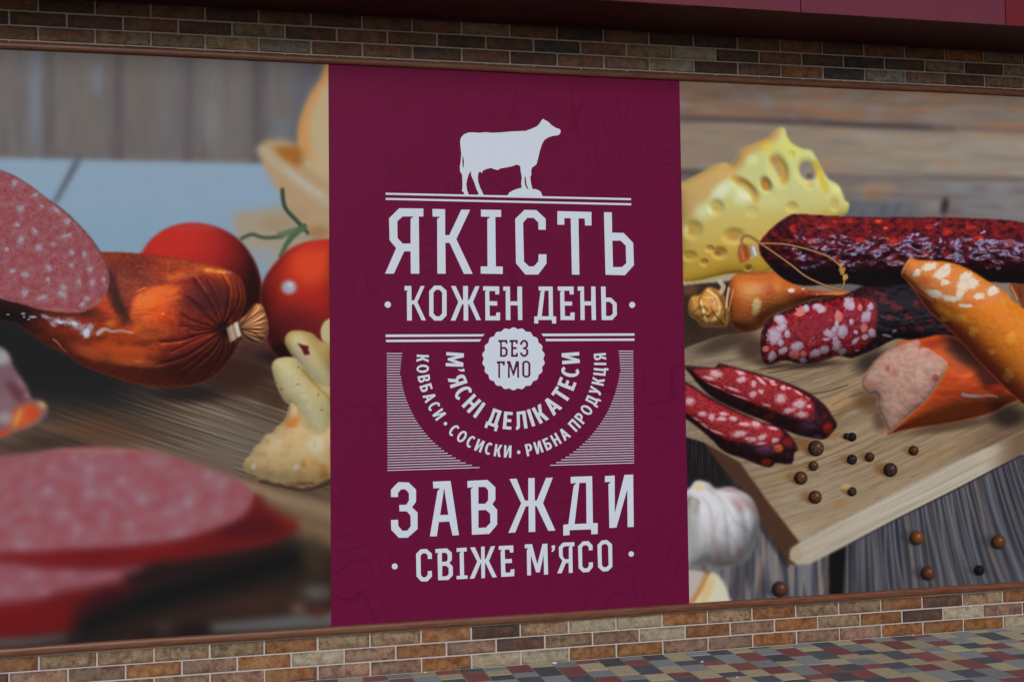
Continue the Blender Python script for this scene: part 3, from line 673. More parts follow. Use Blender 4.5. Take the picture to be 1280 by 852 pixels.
    c.defocus(6.5, step(545,580,y-58*step(285,310,x)))
    return c
# ---------- right photograph
def paint_right():
    c = Canvas(3.14, 5.60, 0.0033); x, y = c.x, c.y
    c.img[:] = (122,102,88)
    def planks(u, s): return fbm(x/110+u*.01, u/6.5, 3, s, .5)
    u = y-(x-850)*.034
    f = planks(u, 3)
    def band(y0, y1, fe=3): return step(-fe, fe, u-y0)*step(fe, -fe, u-y1)
    c.put(ALL, .6*step(930,1280,x), (132,122,112)); c.put(ALL, .6*step(.4,1.0,f), (142,128,116)); c.put(ALL, .7*step(.58,0,f), (90,76,70))
    c.put(ALL, 1.0*step(.45,.95,planks(u,5))*band(60,150), (150,106,76)); c.put(ALL, .45*step(.45,.85,fbm(x/35,y/12,2,6)), (126,130,140))
    k = band(151,216); c.put(ALL, k*.85, (136,124,110)); c.put(ALL, k*.75*step(930,1200,x), (148,143,134)); c.put(ALL, k*.6*step(.4,1.0,planks(u,8)), (158,152,142)); c.put(ALL, k*.55*step(.58,0,planks(u,9)), (112,102,96)); c.put(ALL, k*.75*step(.45,1.0,fbm(x/50,u/7,2,10)), (158,124,96))
    k = band(217,290); c.put(ALL, k*.8, (116,108,104)); c.put(ALL, k*.6*step(.44,.75,planks(u,12)), (132,130,134)); c.put(ALL, k*.7*step(1100,1240,x), (124,124,130)); c.put(ALL, k*.5*step(.52,.22,planks(u,13)), (88,80,80))
    for (pts, wd, col, al) in [([(846,148),(900,149),(950,151),(1010,153),(1065,156),(1135,159),(1165,160),(1192,161)],6.5,(66,60,66),.85),([(1160,160),(1200,161),(1276,164),(1400,168)],6,(108,90,84),.8),([(1030,154),(1090,157),(1165,159)],3,(44,40,48),.6),
                               ([(846,215),(870,216),(900,218)],8,(66,60,64),.85),([(1030,219),(1060,221),(1110,222),(1165,222),(1220,223),(1276,224),(1400,227)],6,(96,93,98),.85),([(1160,222),(1200,224),(1276,224)],3,(72,68,74),.5)]:
        c.stroke(pts, wd, col, al, 5)
    c.blob(1095,235,36,12,(156,132,108),.6); c.blob(1092,243,18,8,(146,96,56),.6); c.blob(1200,234,22,6,(130,136,152),.7); c.blob(1250,236,26,8,(134,136,146),.7); c.blob(1262,258,16,8,(140,128,120),.6)
    k = step(246,256,y)*step(1170,1120,x)*step(1040,1062,x); c.put(ALL, k*.85, (92,98,106)); c.put(ALL, k*.6*step(.5,.65,fbm((x+y*.3)/3, y/30, 3, 15)), (70,76,84))
    c.blob(1181,258,7,16,(38,28,32),.95,.9,8); c.blob(1192,262,18,12,(96,84,82),.5)
    c.put(ALL, .25*step(.55,.9,fbm(x/40,u/1.6,2,16)), (90,80,74)); c.defocus(4.0)
    # ---------------- table bottom
    k = step(-1,1,y-540); c.put(ALL, k, (66,66,73))
    fan = (x-1062)-(y-690)*np.clip((x-1062)*.00175, -.03, .38)
    s = fbm(fan/4.6, y/420, 3, 22, .7); s2 = fbm(fan/1.7, y/160, 2, 23)
    tk = k*step(1056,1060,fan+1062)
    c.put(ALL, k*.7*step(.45,.95,s), (106,110,120)); c.put(ALL, k*.5*step(.55,.72,fbm(fan/6.5,y/500,2,26))*step(.45,.62,s2), (134,116,98)); c.put(ALL, k*.85*step(.58,.15,s), (36,38,49)); c.put(ALL, k*.35*step(.5,.7,s2), (90,90,98)); c.put(ALL, k*.30*step(.5,.34,s2), (38,38,48))
    for q, wd in ((1092,2),(1108,2.6),(1122,2),(1137,3),(1152,3.4),(1168,3.6),(1184,4),(1204,4.2),(1222,4.4),(1241,4.6),(1262,5)):
        kk = np.exp(-((fan+1062-q+2*np.sin(y/23+q))/(wd*.6))**2); c.put(ALL, k*kk*.6, (126,116,108) if q % 2 else (112,117,126))
    c.put(ALL, k*step(1056,1050,x)*.55*step(.5,.62,fbm(x/7,y/90,2,24)), (134,136,142)); c.put(ALL, k*step(1056,1050,x)*.5*step(.52,.64,fbm(x/9+7,y/120,2,25)), (140,116,100)); c.put(ALL, k*step(1056,1048,x)*.55*step(.48,.36,fbm(x/7,y/90,2,24)), (58,60,72))
    c.shape([(1036,690),(1058,672),(1056,700),(1053,760),(1036,760)], (17,15,17), 1.6, 1, False)
    c.put(ALL, step(930,890,x+(y-560)*-.35)*step(540,548,y)*step(690,610,y), (26,24,28)); c.put(ALL, .25*step(.55,.7,fbm(x/2.2,y/60,2,27))*step(920,890,x)*step(540,550,y)*step(640,600,y), (90,84,84))
    # ---------------- cutting board
    c.shape([(880,548),(925,574),(1000,676),(1000,700),(984,702),(958,662),(926,612),(898,578)], (70,46,36), 1.8); c.stroke([(984,706),(956,664),(922,610)], 6, (30,24,26), .6, 5)
    top = [(840,436),(858,434),(906,418),(960,398),(1420,370),(1420,470),(1276,541),(1257,549),(1200,574),(1120,614),(1040,656),(1000,677),(960,626),(925,577),(880,552),(840,540)]
    c.begin(top, (142,123,98), 1.0, False)
    sl = np.interp(x, [850, 980, 1100, 1280], [.24, .34, .44, .50]); u = y+(x-1060)*sl
    f = fbm(x/330, u/1.9, 3, 42, .6); f2 = fbm(x/300, u/8, 2, 43)
    c.put(ALL, .5*step(.4,1.0,f), (160,149,130)); c.put(ALL, .6*step(.58,0,f), (102,78,56)); c.put(ALL, .5*step(.48,.75,f2), (152,132,104)); c.put(ALL, .45*step(.5,.25,f2), (114,98,80)); c.put(ALL, .5*step(980,880,x), (114,107,94))
    c.blob(1010,620,90,40,(150,138,118),.5,1,-25); c.blob(1000,668,40,24,(160,148,126),.6); c.put(ALL, .6*step(1180,1270,x+(y-540)*.3), (84,62,46)); c.blob(1180,560,50,16,(140,112,84),.4,1,-26)
    c.put(ALL, .45*step(.66,.9,fbm(x/26,u/1.0,2,47)), (84,66,50)); c.put(ALL, .3*step(.66,.9,fbm(x/40,u/1.3,2,48)), (182,172,154))
    for P in [[(950,461),(968,459),(986,454)],[(1012,492),(1034,489),(1060,481)],[(1040,506),(1056,498),(1078,490)],[(960,466),(990,461),(1040,447)]]: c.stroke(P, 1.6, (74,54,42), .75, 1.4)
    c.stroke([(1046,520),(1062,508),(1090,500)], 9, (116,78,44), .5, 7); c.stroke([(1030,510),(1058,498)], 10, (172,132,86), .5, 8)
    # shadows of the food in the picture
    c.blob(905,428,60,16,(58,44,36),.8,1,-18); c.blob(940,436,28,24,(60,44,36),.85); c.blob(960,452,26,10,(40,30,28),.7); c.blob(1010,456,70,7,(44,32,28),.75,1,-4); c.blob(1090,452,36,20,(34,26,26),.8,1,-20); c.blob(1086,500,28,22,(86,60,40),.75); c.blob(1102,524,18,22,(70,46,34),.7); c.blob(1190,532,90,10,(70,52,40),.75,1,-10); c.blob(1260,520,34,22,(34,26,24),.85)
    c.blob(1000,552,50,8,(96,66,44),.6,1,12); c.blob(1040,545,16,7,(130,92,56),.6); c.blob(990,584,30,6,(120,92,64),.5); c.end()
    c.begin([(998,679),(1040,656),(1120,614),(1200,574),(1262,547),(1420,470),(1420,496),(1276,568),(1200,608),(1120,648),(1060,680),(1012,704),(996,705),(987,698),(988,686)], (168,160,146), 1.2, False)
    u = y+(x-1060)*.5; c.put(ALL, .6*step(.52,.66,fbm(x/200,u/4,3,45)), (182,176,164)); c.put(ALL, .5*step(.46,.34,fbm(x/200,u/4,3,46)), (146,134,118)); c.put(ALL, .8*step(1225,1275,x), (96,72,52)); c.blob(1235,566,26,12,(190,176,152),.4,1,-26); c.blob(996,694,12,16,(160,142,116),.7); c.end()
    c.stroke([(1060,681),(1120,649),(1200,609),(1276,569)], 2.4, (40,34,38), .7, 2.4)
    # ---------------- garlic
    c.begin([(840,625),(856,614),(863,608),(871,600),(886,603),(895,610),(911,608),(924,612),(939,622),(946,637),(949,653),(945,672),(939,692),(930,702),(913,707),(897,710),(882,705),(871,708),(840,704)], (178,180,186), 1.6)
    c.blob(915,660,30,46,(188,190,198),.8); c.blob(928,630,26,14,(156,130,132),.85,1,35); c.blob(910,611,26,6,(140,108,110),.7,1,8); c.blob(874,608,12,8,(178,164,120),.8); c.blob(868,630,12,18,(140,134,126),.7,1,-20); c.blob(880,640,8,30,(188,188,194),.7,1,-10)
    for P in [[(878,622),(890,640),(892,670),(886,700)],[(884,610),(900,622),(918,650)],[(916,650),(934,662),(942,672)],[(898,640),(892,668),(900,700)],[(914,668),(924,690),(928,700)]]: c.stroke(P, 3, (150,138,138), .5, 6)
    c.blob(897,685,12,16,(172,148,158),.6); c.blob(925,690,9,12,(164,140,150),.5); c.blob(914,704,40,6,(150,134,128),.7); c.blob(936,645,9,18,(192,196,208),.7,1,-10); c.blob(862,660,9,40,(176,174,172),.7); c.stroke([(856,640),(862,622),(874,628)], 3, (120,104,96), .6, 3); c.lit(.7*fbm(x/14,y/20,2,106)-3.2*lines(c,[[(878,606),(884,640),(886,704)],[(884,606),(908,636),(914,704)],[(886,606),(926,632),(938,690)],[(874,606),(866,650),(866,704)]],5),(-.2,.7,.75),.5,.2,8,(-.1,.3,1),(206,210,222)); c.end()
    c.shape([(840,710),(874,710),(884,718),(876,738),(864,756),(840,762)], (168,164,158), 2)
    c.begin([(887,715),(896,717),(905,728),(911,744),(914,765),(858,765),(872,742),(880,724)], (192,192,172), 1.8); c.blob(884,738,9,30,(196,166,104),.7,1,22); c.end(); c.stroke([(884,716),(876,734),(862,757)], 6, (172,118,58), .9, 4); c.stroke([(854,709),(878,712),(886,716)], 3, (60,56,60), .6, 3)
    c.defocus(1.4, step(560,600,y)*np.clip(step(1000,950,x)+step(690,760,y),0,1)); c.defocus(1.0, step(620,680,y))
    # ---------------- brown corner and plate behind
    c.shape([(840,340),(930,338),(975,350),(965,400),(930,415),(900,420),(858,434),(840,440)], (54,40,32), 1.6)
    c.blob(868,392,26,40,(40,30,26),.7); c.blob(862,362,16,12,(112,76,48),.6); c.shape([(840,342),(880,343),(918,338),(914,350),(880,354),(840,356)], (160,152,134), 1.6)
    # ---------------- cheese
    ch = [(840,236),(853,229),(877,216),(891,208),(905,204),(914,207),(921,197),(927,188),(943,180),(958,174),(968,165),(975,160),(981,161),(984,171),(991,180),(1003,186),(1014,188),(1019,195),(1026,209),(1035,223),(1047,231),(1053,241),(1056,250),(1061,254),(1060,262),(1052,270),(1000,300),(960,340),(915,342),(840,345)]
    c.begin(ch, (180,184,118), 1.8)
    c.put(ALL, step(225,300,y), (192,164,76)); c.put(ALL, .8*step(290,335,y), (186,144,44)); c.blob(1010,235,60,40,(186,184,122),.6); c.blob(985,185,36,26,(184,186,96),.7)
    c.shape([(840,226),(880,205),(916,200),(930,180),(962,166),(976,156),(974,172),(955,186),(940,192),(925,212),(908,224),(890,242),(874,262),(840,280)], (182,142,82), 4, .97)
    c.blob(880,226,30,14,(184,144,82),.7,1,-28); c.blob(945,184,26,7,(186,150,74),.6,1,-30); c.blob(903,238,26,14,(204,214,190),.9,1.2,-38); c.blob(880,264,20,18,(200,208,168),.85,1.2,-30); c.blob(928,246,20,16,(206,214,180),.85,1.2); c.blob(960,252,40,16,(198,196,130),.6,1.3); c.blob(940,200,12,10,(206,212,150),.6); c.blob(960,184,12,12,(204,180,60),.7)
    c.stroke([(918,222),(930,228),(940,238),(945,250)], 10, (184,142,58), .9, 6, 8); c.blob(924,228,6,5,(180,134,60),.7)
    c.shape([(962,197),(972,195),(980,203),(985,215),(984,228),(977,229),(973,217),(966,207)], (186,142,50), 2.5); c.shape([(964,198),(972,200),(977,212),(976,222),(971,212)], (150,118,84), 2.5, .9)
    c.blob(1009,213,13,15,(140,124,92),.8,.7,-35); c.blob(1010,214,9.5,12.5,(118,106,102),.97,.5,-35); c.blob(1012,220,7,5,(62,56,56),.8); c.blob(1012,232,5,5,(204,156,90),.8,.8); c.blob(957,231,7,10,(160,98,32),.95,.6,-28); c.blob(989,193,3.5,3.5,(206,170,56),.9,.8); c.stroke([(1020,204),(1026,220),(1032,238)], 9, (184,158,52), .9, 6, 7)
    c.blob(895,259,9,9,(188,146,54),.7); c.blob(866,287,11,11,(184,140,50),.85,.9); c.blob(858,286,5,8,(206,196,150),.7); c.blob(917,295,13,9,(178,126,58),.9,.9); c.blob(899,316,9,7,(146,102,42),.85,.9); c.blob(897,316,5,4,(120,80,36),.6); c.blob(880,328,5,4,(160,116,44),.7); c.blob(887,311,5,4,(170,124,48),.6); c.blob(935,335,5,3.5,(104,78,40),.8); c.blob(862,320,9,6,(170,128,44),.7); c.blob(990,259,7,6,(196,156,66),.7); c.blob(1043,256,5,7,(186,156,80),.7); c.blob(1030,264,4,3,(190,150,80),.6); c.blob(938,312,14,10,(150,108,40),.45); c.blob(1046,236,10,8,(208,204,130),.6)
    c.lit(pits(c,[(1010,214,13,16,6,-35),(973,212,11,19,6,-18),(957,231,7,10,5,-28),(932,236,8,18,4,-50),(989,193,4,4,2,0),(1027,222,5,15,3,-20),(866,287,11,11,3,0),(917,295,13,9,3,0),(899,316,9,7,3,0),(880,328,5,4,2,0),(935,335,5,4,2,0),(862,320,9,6,2,0),(990,259,7,6,2,0),(1043,256,5,8,2,0),(895,259,9,9,3,0),(1012,232,5,5,2,0),(887,311,5,4,2,0),(940,264,8,6,1,0)])+.10*fbm(x/7,y/7,2,82),(.45,.6,.8),.55,.2,8,(-.2,.2,1),(214,220,180),.25); c.end(); c.defocus(1.4, step(300,230,y))
    # ---------------- twisted brown sausage
    c.begin([(911,388),(908,372),(912,354),(917,345),(925,342),(951,339),(972,341),(995,356),(1021,363),(1060,364),(1060,372),(1021,373),(1000,380),(977,389),(958,398),(949,410),(936,415),(924,413),(914,404)], (166,86,36), 1.1)
    c.blob(935,362,26,20,(184,108,46),.8); c.blob(962,362,14,10,(150,52,28),.7); c.blob(972,356,9,14,(184,110,48),.6); c.blob(1010,370,40,12,(104,36,22),.85); c.blob(925,408,22,10,(112,50,24),.85); c.blob(955,398,16,12,(150,54,30),.7); c.blob(975,378,16,9,(178,104,58),.6); c.blob(940,341,40,4,(120,70,34),.6)
    c.put(ALL, .2*step(.55,.75,fbm(x/3,y/3,3,83)), (206,136,84)); c.blob(946,382,8,13,(206,192,140),.9,.8,6,.4); c.blob(943,391,6,5,(206,176,96),.7); c.blob(989,363,6,4,(204,184,192),.95,.8); c.blob(1004,361,3.5,2.2,(186,150,160),.9,.8); c.blob(1021,368,2,1.6,(196,140,110),.8); c.lit(.35*fbm(x/7,y/6,3,85,.6),(0,.7,.7),.4,.45,22,(-.1,.3,1),(214,178,140)); c.end()
    c.begin([(861,378),(866,370),(875,368),(885,359),(894,361),(903,366),(908,380),(911,393),(908,407),(894,408),(878,408),(871,400),(862,393)], (182,128,62), 1.1)
    for P, wd, col in [([(884,362),(896,372),(900,386),(894,398)],3,(214,182,132)),([(876,376),(880,390),(884,406)],3,(212,186,140)),([(882,372),(890,372),(894,380)],2.4,(214,176,116)),([(866,372),(870,386),(866,396)],3,(198,150,82)),([(888,384),(896,396),(904,404)],2,(120,72,30)),([(878,366),(874,378),(878,396)],2,(124,78,34)),([(902,370),(906,386),(906,400)],2.2,(128,78,34)),([(890,362),(898,368),(903,378)],2,(134,86,40)),([(868,396),(878,404),(892,405)],2,(206,160,96))]: c.stroke(P, wd, col, .8, 2)
    c.grain(ALL, .06, 6, 6, 84); c.lit(1.1*np.sin((np.hypot(x-882,y-392)*.42+np.arctan2(y-392,x-882)*2))+1.6*fbm(x/9,y/9,2,86),(0,.6,.8),.42,.35,14,(-.1,.3,1),(216,184,140)); c.end()
    c.stroke([(900,352),(904,358),(902,364)], 6, (192,180,154), .85, 3); c.stroke([(911,360),(909,372),(908,384)], 2.6, (200,184,160), .85, 1.8); c.stroke([(917,362),(914,374)], 1.4, (206,170,130), .7, 1.4); c.stroke([(913,376),(911,388)], 1.4, (206,160,110), .7, 1.4)
    # ---------------- dark cut salami
    body = [(951,436),(952,416),(958,404),(972,393),(995,382),(1021,374),(1056,368),(1100,350),(1180,350),(1215,400),(1200,432),(1150,428),(1122,423),(1098,434),(1079,442),(1063,447),(1047,444),(1021,452),(1003,454),(979,450),(960,455),(953,448)]
    c.begin(body, (22,17,22), 1.1)
    c.shape([(958,436),(960,414),(970,401),(990,390),(1020,380),(1056,374),(1090,374),(1096,390),(1094,412),(1086,428),(1068,440),(1047,442),(1021,449),(1003,450),(980,446),(962,450)], (122,20,28), 3)
    f = fbm(x/6, y/6, 3, 91); c.put(ALL, .6*step(.5,.75,f)*step(1100,1080,x), (150,30,34)); c.put(ALL, .7*step(.5,.25,f)*step(1100,1080,x), (72,13,24)); c.blob(1025,404,26,18,(120,18,28),.7)
    fats = [(975,399.5,9,6,30),(968,420,10,11,0),(977,409,8,5,-30),(1001,389,8,6,-35),(1008,385,4,5,0),(1022,383,7,4,0),(1027,387,7,4,-20),(1061,379,7,8,0),(1048,395,5,7,0),(1053,414,7,9,20),(1037,417,9,5,25),(1044,425,4,5,0),(996,433,9,6,-25),(993,443,7,6,10),(1020,441,9,5,-25),(1031,437,6,5,0),(1046,432,6,7,15),(965,445,5,7,10),(957,436,4,4,0),(984,417,4,5,0),(1004,450,5,3.5,0),(976,428,4,5,0),(1053,439,6,4,-30),(1004,442,4,4,0),(1046,406,3,6,0),(979,438,7,4,-30),(1064,382,5,6,0),(1083,395,6,9,28),(1080,410,4,6,15),(1090,416,5,6,-20),(1088,383,4,5,0),(1081,421,5,4,-20),(1069,426,7,3,-42),(1075,384,3,4,0),(1043,412,4,4,0),(1033,424,5,2,0),(1064,402,3,4,0),(1070,415,3,3,0)]
    for k, q in enumerate(fats):
        pk = k % 5 == 3
        c.blob(q[0],q[1],q[2],q[3],(190,98,92) if pk else (156,130,148),.9,.4,q[4],.5); c.blob(q[0]-.3,q[1]-.3,q[2]*.8,q[3]*.8,(176,104,102) if pk else (170,158,172),.85,.6,q[4],.6)
    for q in [(985,400),(1013,397),(990,410),(1056,388),(1072,399),(1060,432),(1038,400),(1010,430),(1064,420)]: c.blob(q[0],q[1],2,1.6,(196,66,60),.8,.9)
    c.stroke([(1012,427),(1018,421)], 1.5, (190,90,96), .8, 1.2); c.stroke([(1015,430),(1020,425)], 1.5, (180,80,90), .8, 1.2)
    c.blob(1109,419.5,9,2.6,(156,166,200),.95,.8,12); c.blob(1118,414,5,3,(110,120,160),.8,.8,-30); c.blob(1071,438,5,2,(150,140,176),.9); c.blob(1104,396,6,2,(90,70,90),.6,1,30); c.blob(1122,398,5,1.6,(76,74,100),.6); c.blob(1094,433,5,3,(110,60,90),.6); c.blob(1104,368,9,4,(90,24,28),.7); c.blob(1116,380,8,6,(96,26,30),.7)
    for q in [(1104,376,10,6),(1122,384,9,6),(1112,396,8,5),(1136,396,10,6),(1128,410,8,4),(1146,380,8,6),(1104,424,7,4),(1150,412,10,5),(1098,366,9,4),(1164,402,8,5)]: c.blob(q[0],q[1],q[2],q[3],(104,28,32),.7,1.0,20,.9)
    c.lit(.3*fbm(x/4,y/4,2,92)+2.2*fbm(x/13,y/9,2,96)*step(1094,1106,x),(0,.7,.7),.5,.16,14,(0,.1,1),(150,146,176),.45); c.end()
    # ---------------- upper dark sausage
    up = [(949,311),(950,303),(958,292),(972,279),(986,270),(996,268),(1052,271),(1086,272),(1148,272),(1210,273),(1262,276),(1290,280),(1420,292),(1420,380),(1290,357),(1245,352),(1150,352),(1100,358),(1060,354),(1012,356),(994,354),(979,347),(965,335),(953,321)]
    c.begin(up, (60,18,27), 1.0)
    c.put(ALL, .85*step(318,276,y)*step(985,1015,x), (100,27,32)); c.put(ALL, .9*step(324,348,y), (22,15,20)); f = fbm(x/9, y/6, 3, 95)
    c.put(ALL, .8*step(.5,.85,f)*step(345,310,y), (124,28,30)); c.put(ALL, .6*step(.5,.15,f), (22,12,20))
    for q in [(991,286,6,7),(1031,283,11,4),(1015,301,8,5),(1048,322,5,5),(1062,275,5,5),(1098,277,8,4),(1107,285,5,3),(1118,302,11,7),(1162,284,8,4),(1184,290,7,6),(1158,318,8,5),(1184,318,6,6),(1224,297,7,5),(1075,300,8,5),(1214,284,8,4),(1262,304,6,6),(1120,325,9,4),(1241,332,6,4),(1044,277,7,3),(960,310,5,3),(995,324,5,3)]: c.blob(q[0],q[1],q[2]*1.1,q[3]*1.1,(166,42,34),.75,.9,0,.6)
    c.blob(1098,276,5,3,(206,76,50),.8); c.blob(1107,285,3,2.4,(196,96,50),.8); c.blob(1226,299,4,3,(206,80,60),.8); c.blob(1108,298,8,2,(190,96,60),.6,1,15)
    for q in [(1030,310,7,4,-30),(1041,303,6,3,-30),(1070,316,12,4,-25),(1086,309,7,3,-30),(1097,320,8,4,-40),(1062,306,6,3,0),(1134,305,10,6,0),(1138,296,6,5,-40),(1147,293,4,5,30),(1159,304,8,4,-25),(1176,301,5,7,10),(1195,303,7,6,30),(1238,303,10,5,20),(1228,311,7,3,0),(1231,319,10,2,5),(1254,318,6,6,-20),(1271,311,6,9,10),(1195,322,10,3,-8),(1248,335,6,4,20),(1234,335,4,3,0),(1172,279,7,2,-30),(1230,290,7,2.4,-15),(1024,285,6,2,0),(1005,297,5,3,0),(1066,338,5,1.6,10),(1020,332,10,4,-20),(1200,332,9,3,10),(1003,320,5,3,30),(1290,322,9,6,0),(1310,310,7,5,20)]:
        c.blob(q[0],q[1],q[2],q[3],(84,70,112),.6,1.0,q[4],1.6); c.blob(q[0],q[1],q[2]*.7,q[3]*.65,(158,156,190),.7,1.0,q[4],2.0)
    c.grain(ALL, .10, 3, 2.5, 99); c.lit(7.0*fbm(x/21,y/14,2,93,.45)+.7*fbm((x+y*.5)/7,y/5,2,94,.5),(0,.7,.7),.5,.85,34,(.05,.0,1),(150,146,186)); c.put(ALL,.7*step(326,352,y),(18,14,18)); c.end()
    c.begin([(936,310),(944,306),(948,318),(939,323)], (150,152,150), .8, False); c.stroke([(941,307),(945,320)], 3, (200,206,206), .9, 1.6); c.end()
    c.begin([(924,307),(932,305),(937,311),(938,321),(932,327),(925,328),(922,318)], (156,84,42), 1.0); c.stroke([(926,310),(930,324)], 1.6, (200,130,80), .7, 1.6); c.stroke([(931,308),(934,322)], 1.4, (96,44,22), .7, 1.4); c.end()
    tw = [(928,309),(927,300),(931,295),(938,296),(949,303),(968,316),(989,331),(1007,345),(1030,356),(1049,361),(1054,358),(1055,349),(1051,334),(1038,322),(1021,315),(1000,309),(980,305),(957,304),(948,304)]
    c.stroke(tw, 3.4, (50,30,24), .6, 2); c.stroke(tw, 2.0, (162,120,76), .95, 1.0); c.blob(1053,338,5,7,(170,124,62),.95,.6,0,.6); c.blob(1057,347,4,5,(186,140,72),.95,.6,0,.6); c.blob(1052,331,4,3,(196,150,90),.8,.8)
    # ---------------- pink ham
    c.begin([(1120,432),(1150,423),(1190,420),(1240,452),(1275,492),(1256,506),(1238,516),(1191,527),(1135,536),(1116,541),(1110,539),(1140,500),(1160,460)], (172,66,28), 1.2)
    c.blob(1205,440,46,22,(38,20,20),.97,.8,35); c.blob(1236,470,34,20,(46,20,20),.9,.9,45); c.blob(1170,430,26,9,(120,44,26),.8); c.blob(1200,462,30,9,(140,50,28),.7,1,30); c.blob(1180,510,60,16,(182,78,34),.7,1,-14); c.blob(1244,486,16,9,(150,40,28),.85); c.blob(1252,508,26,12,(90,32,20),.8); c.blob(1190,526,60,5,(140,60,28),.7,1,-8); c.blob(1208,470,14,6,(196,90,44),.6,1,-20)
    c.stroke([(1204,493),(1214,495),(1226,495),(1237,494),(1247,496)], 5, (186,158,178), .9, 3, 2); c.lit(.9*fbm(x/24,y/12,2,104),(0,.8,.6),.42,.3,20,(0,.5,1),(226,140,96)); c.end()
    c.begin([(1077,475),(1084,464),(1098,447),(1116,435),(1144,425),(1150,430),(1147,437),(1156,434),(1172,443),(1184,453),(1182,465),(1172,481),(1157,501),(1136,519),(1118,536),(1111,539),(1104,525),(1097,509),(1096,493),(1088,494),(1079,486)], (180,134,116), 1.1)
    f = fbm(x/9, y/7, 3, 101); c.put(ALL, .45*step(.4,1.0,f), (198,164,150)); c.put(ALL, .5*step(.6,0,f), (172,104,100)); c.blob(1086,482,9,11,(186,132,92),.8); c.blob(1109.5,460,4.5,5,(164,72,54),.9,.8); c.blob(1119,466,8,6,(174,92,90),.7); c.blob(1169,472,5.5,6,(162,64,68),.95,.6); c.blob(1160,443,9,7,(176,100,98),.6); c.blob(1130,435,10,4,(170,96,92),.5,1,-20); c.blob(1150,470,8,20,(200,172,152),.5); c.blob(1118,506,14,12,(198,158,136),.6); c.blob(1108,507,6,5,(206,180,160),.7); c.blob(1143,498,20,8,(188,120,108),.4,1,-40)
    c.stroke([(1077,475),(1098,447),(1116,435),(1144,425)], 3, (150,92,72), .6, 2); c.stroke([(1184,455),(1172,482),(1157,502),(1136,520),(1114,539)], 3.5, (206,120,66), .7, 2.5); c.grain(ALL, .05, 3, 3, 102); c.mul(.93,.85); c.lit(.10*fbm(x/3.5,y/3.5,2,103,.7)+.9*fbm(x/14,y/12,2,105),(.3,.6,.7),.5,.12,6,(0,.2,1),(214,186,176),.35); c.end()
    # ---------------- orange sausage
    org = [(1137,323),(1148,325),(1183,327),(1210,336),(1236,352),(1262,369),(1276,383),(1420,480),(1420,620),(1276,501),(1248,475),(1225,452),(1203,428),(1180,405),(1160,386),(1148,369),(1136,353),(1127,341)]
    c.begin(org, (188,106,30), 1.1)
    c.put(ALL, .95*step(-40,8,(y-(x-1160)*1.0-378)), (136,46,20)); c.put(ALL, .8*step(-12,14,(y-(x-1160)*1.0-378)), (104,30,18)); c.blob(1252,404,36,20,(184,100,32),.8,1,35); c.blob(1190,394,30,8,(182,104,28),.7,1,38); c.blob(1180,390,26,8,(206,136,30),.8,1,35)
    for q in [(1216,414,8,9),(1263,422,9,11),(1261,468,10,12),(1203,397,12,7),(1255,376,6,7),(1240,440,7,5),(1300,450,10,10),(1310,500,10,9),(1180,398,8,5)]: c.blob(q[0],q[1],q[2],q[3],(198,142,52),.75,1.0,20,.5)
    c.grain(ALL, .05, 7, 7, 111)
    c.shape([(1138,326),(1160,327),(1184,330),(1210,340),(1232,354),(1250,366),(1262,374),(1244,378),(1222,382),(1202,382),(1176,377),(1158,369),(1142,354),(1131,342)], (186,112,60), 2.0)
    c.blob(1156,350,14,8,(180,84,40),.7); c.blob(1220,378,20,6,(184,90,52),.7); c.blob(1190,346,8,10,(190,106,54),.6)
    for k, q in enumerate([(1162,333,10,5,-15),(1146,341,6,4,-35),(1178,341,12,7,-28),(1183,334,6,4,-30),(1181,353,6,4,0),(1208,347,9,7,-30),(1214,354,10,7,-20),(1203,358,7,9,15),(1169,367,11,5,15),(1189,373,12,4,8),(1241,363,8,6,-25),(1224,370,7,4,-5),(1206,382,9,2.4,5),(1200,367,5,5,0)]):
        c.blob(q[0],q[1],q[2]*1.05,q[3]*1.05,(190,160,140),.9,.4,q[4],.6); c.blob(q[0],q[1],q[2]*.82,q[3]*.82,(196,188,176),.9,.45,q[4],.6)
    c.stroke([(1137,323),(1131,334),(1127,342)], 3, (190,150,90), .8, 2); c.stroke([(1136,353),(1150,366),(1166,376)], 2, (196,140,74), .6, 2); c.lit(.35*fbm(x/8,y/7,3,112,.6),(.3,.75,.6),.5,.14,16,(.15,.4,1),(226,180,112),.55); c.end()
    c.shape([(1262,357),(1290,356),(1420,372),(1420,470),(1290,392),(1276,380)], (112,58,34), 1.2); c.stroke([(1264,358),(1268,366),(1272,374)], 3, (206,130,80), .7, 2); c.stroke([(1274,360),(1276,372)], 3, (90,40,26), .7, 2)
    # ---------------- thin slices
    def slice_(out, face, fats, side):
        c.begin(out, (44,18,24), 1.0); c.put(ALL, .5*np.clip(fbm(x/6,y/5,3,121)*2.4-1.1,0,1), (92,30,34))
        for q in side: c.blob(*q)
        c.lit(1.0*fbm(x/8,y/7,2,126),(.1,.7,.7),.45,.3,14,(0,.1,1),(150,130,160)); c.end()
        w_, a = c.mask(out, 1.0); m_ = np.zeros_like(x); m_[w_] = a; c.clip = m_
        w_, a = c.mask(face, 1.4); c.put(w_, a, (132,22,30)); m2 = np.zeros_like(x); m2[w_] = a; c.clip = np.minimum(m_, m2)
        f = fbm(x/4, y/3.5, 3, 122); c.put(ALL, .6*step(.5,.75,f), (156,32,36)); c.put(ALL, .7*step(.5,.28,f), (92,16,26)); c.put(ALL, .5*step(.7,.8,fbm(x/1.8,y/1.5,2,124)), (190,74,72))
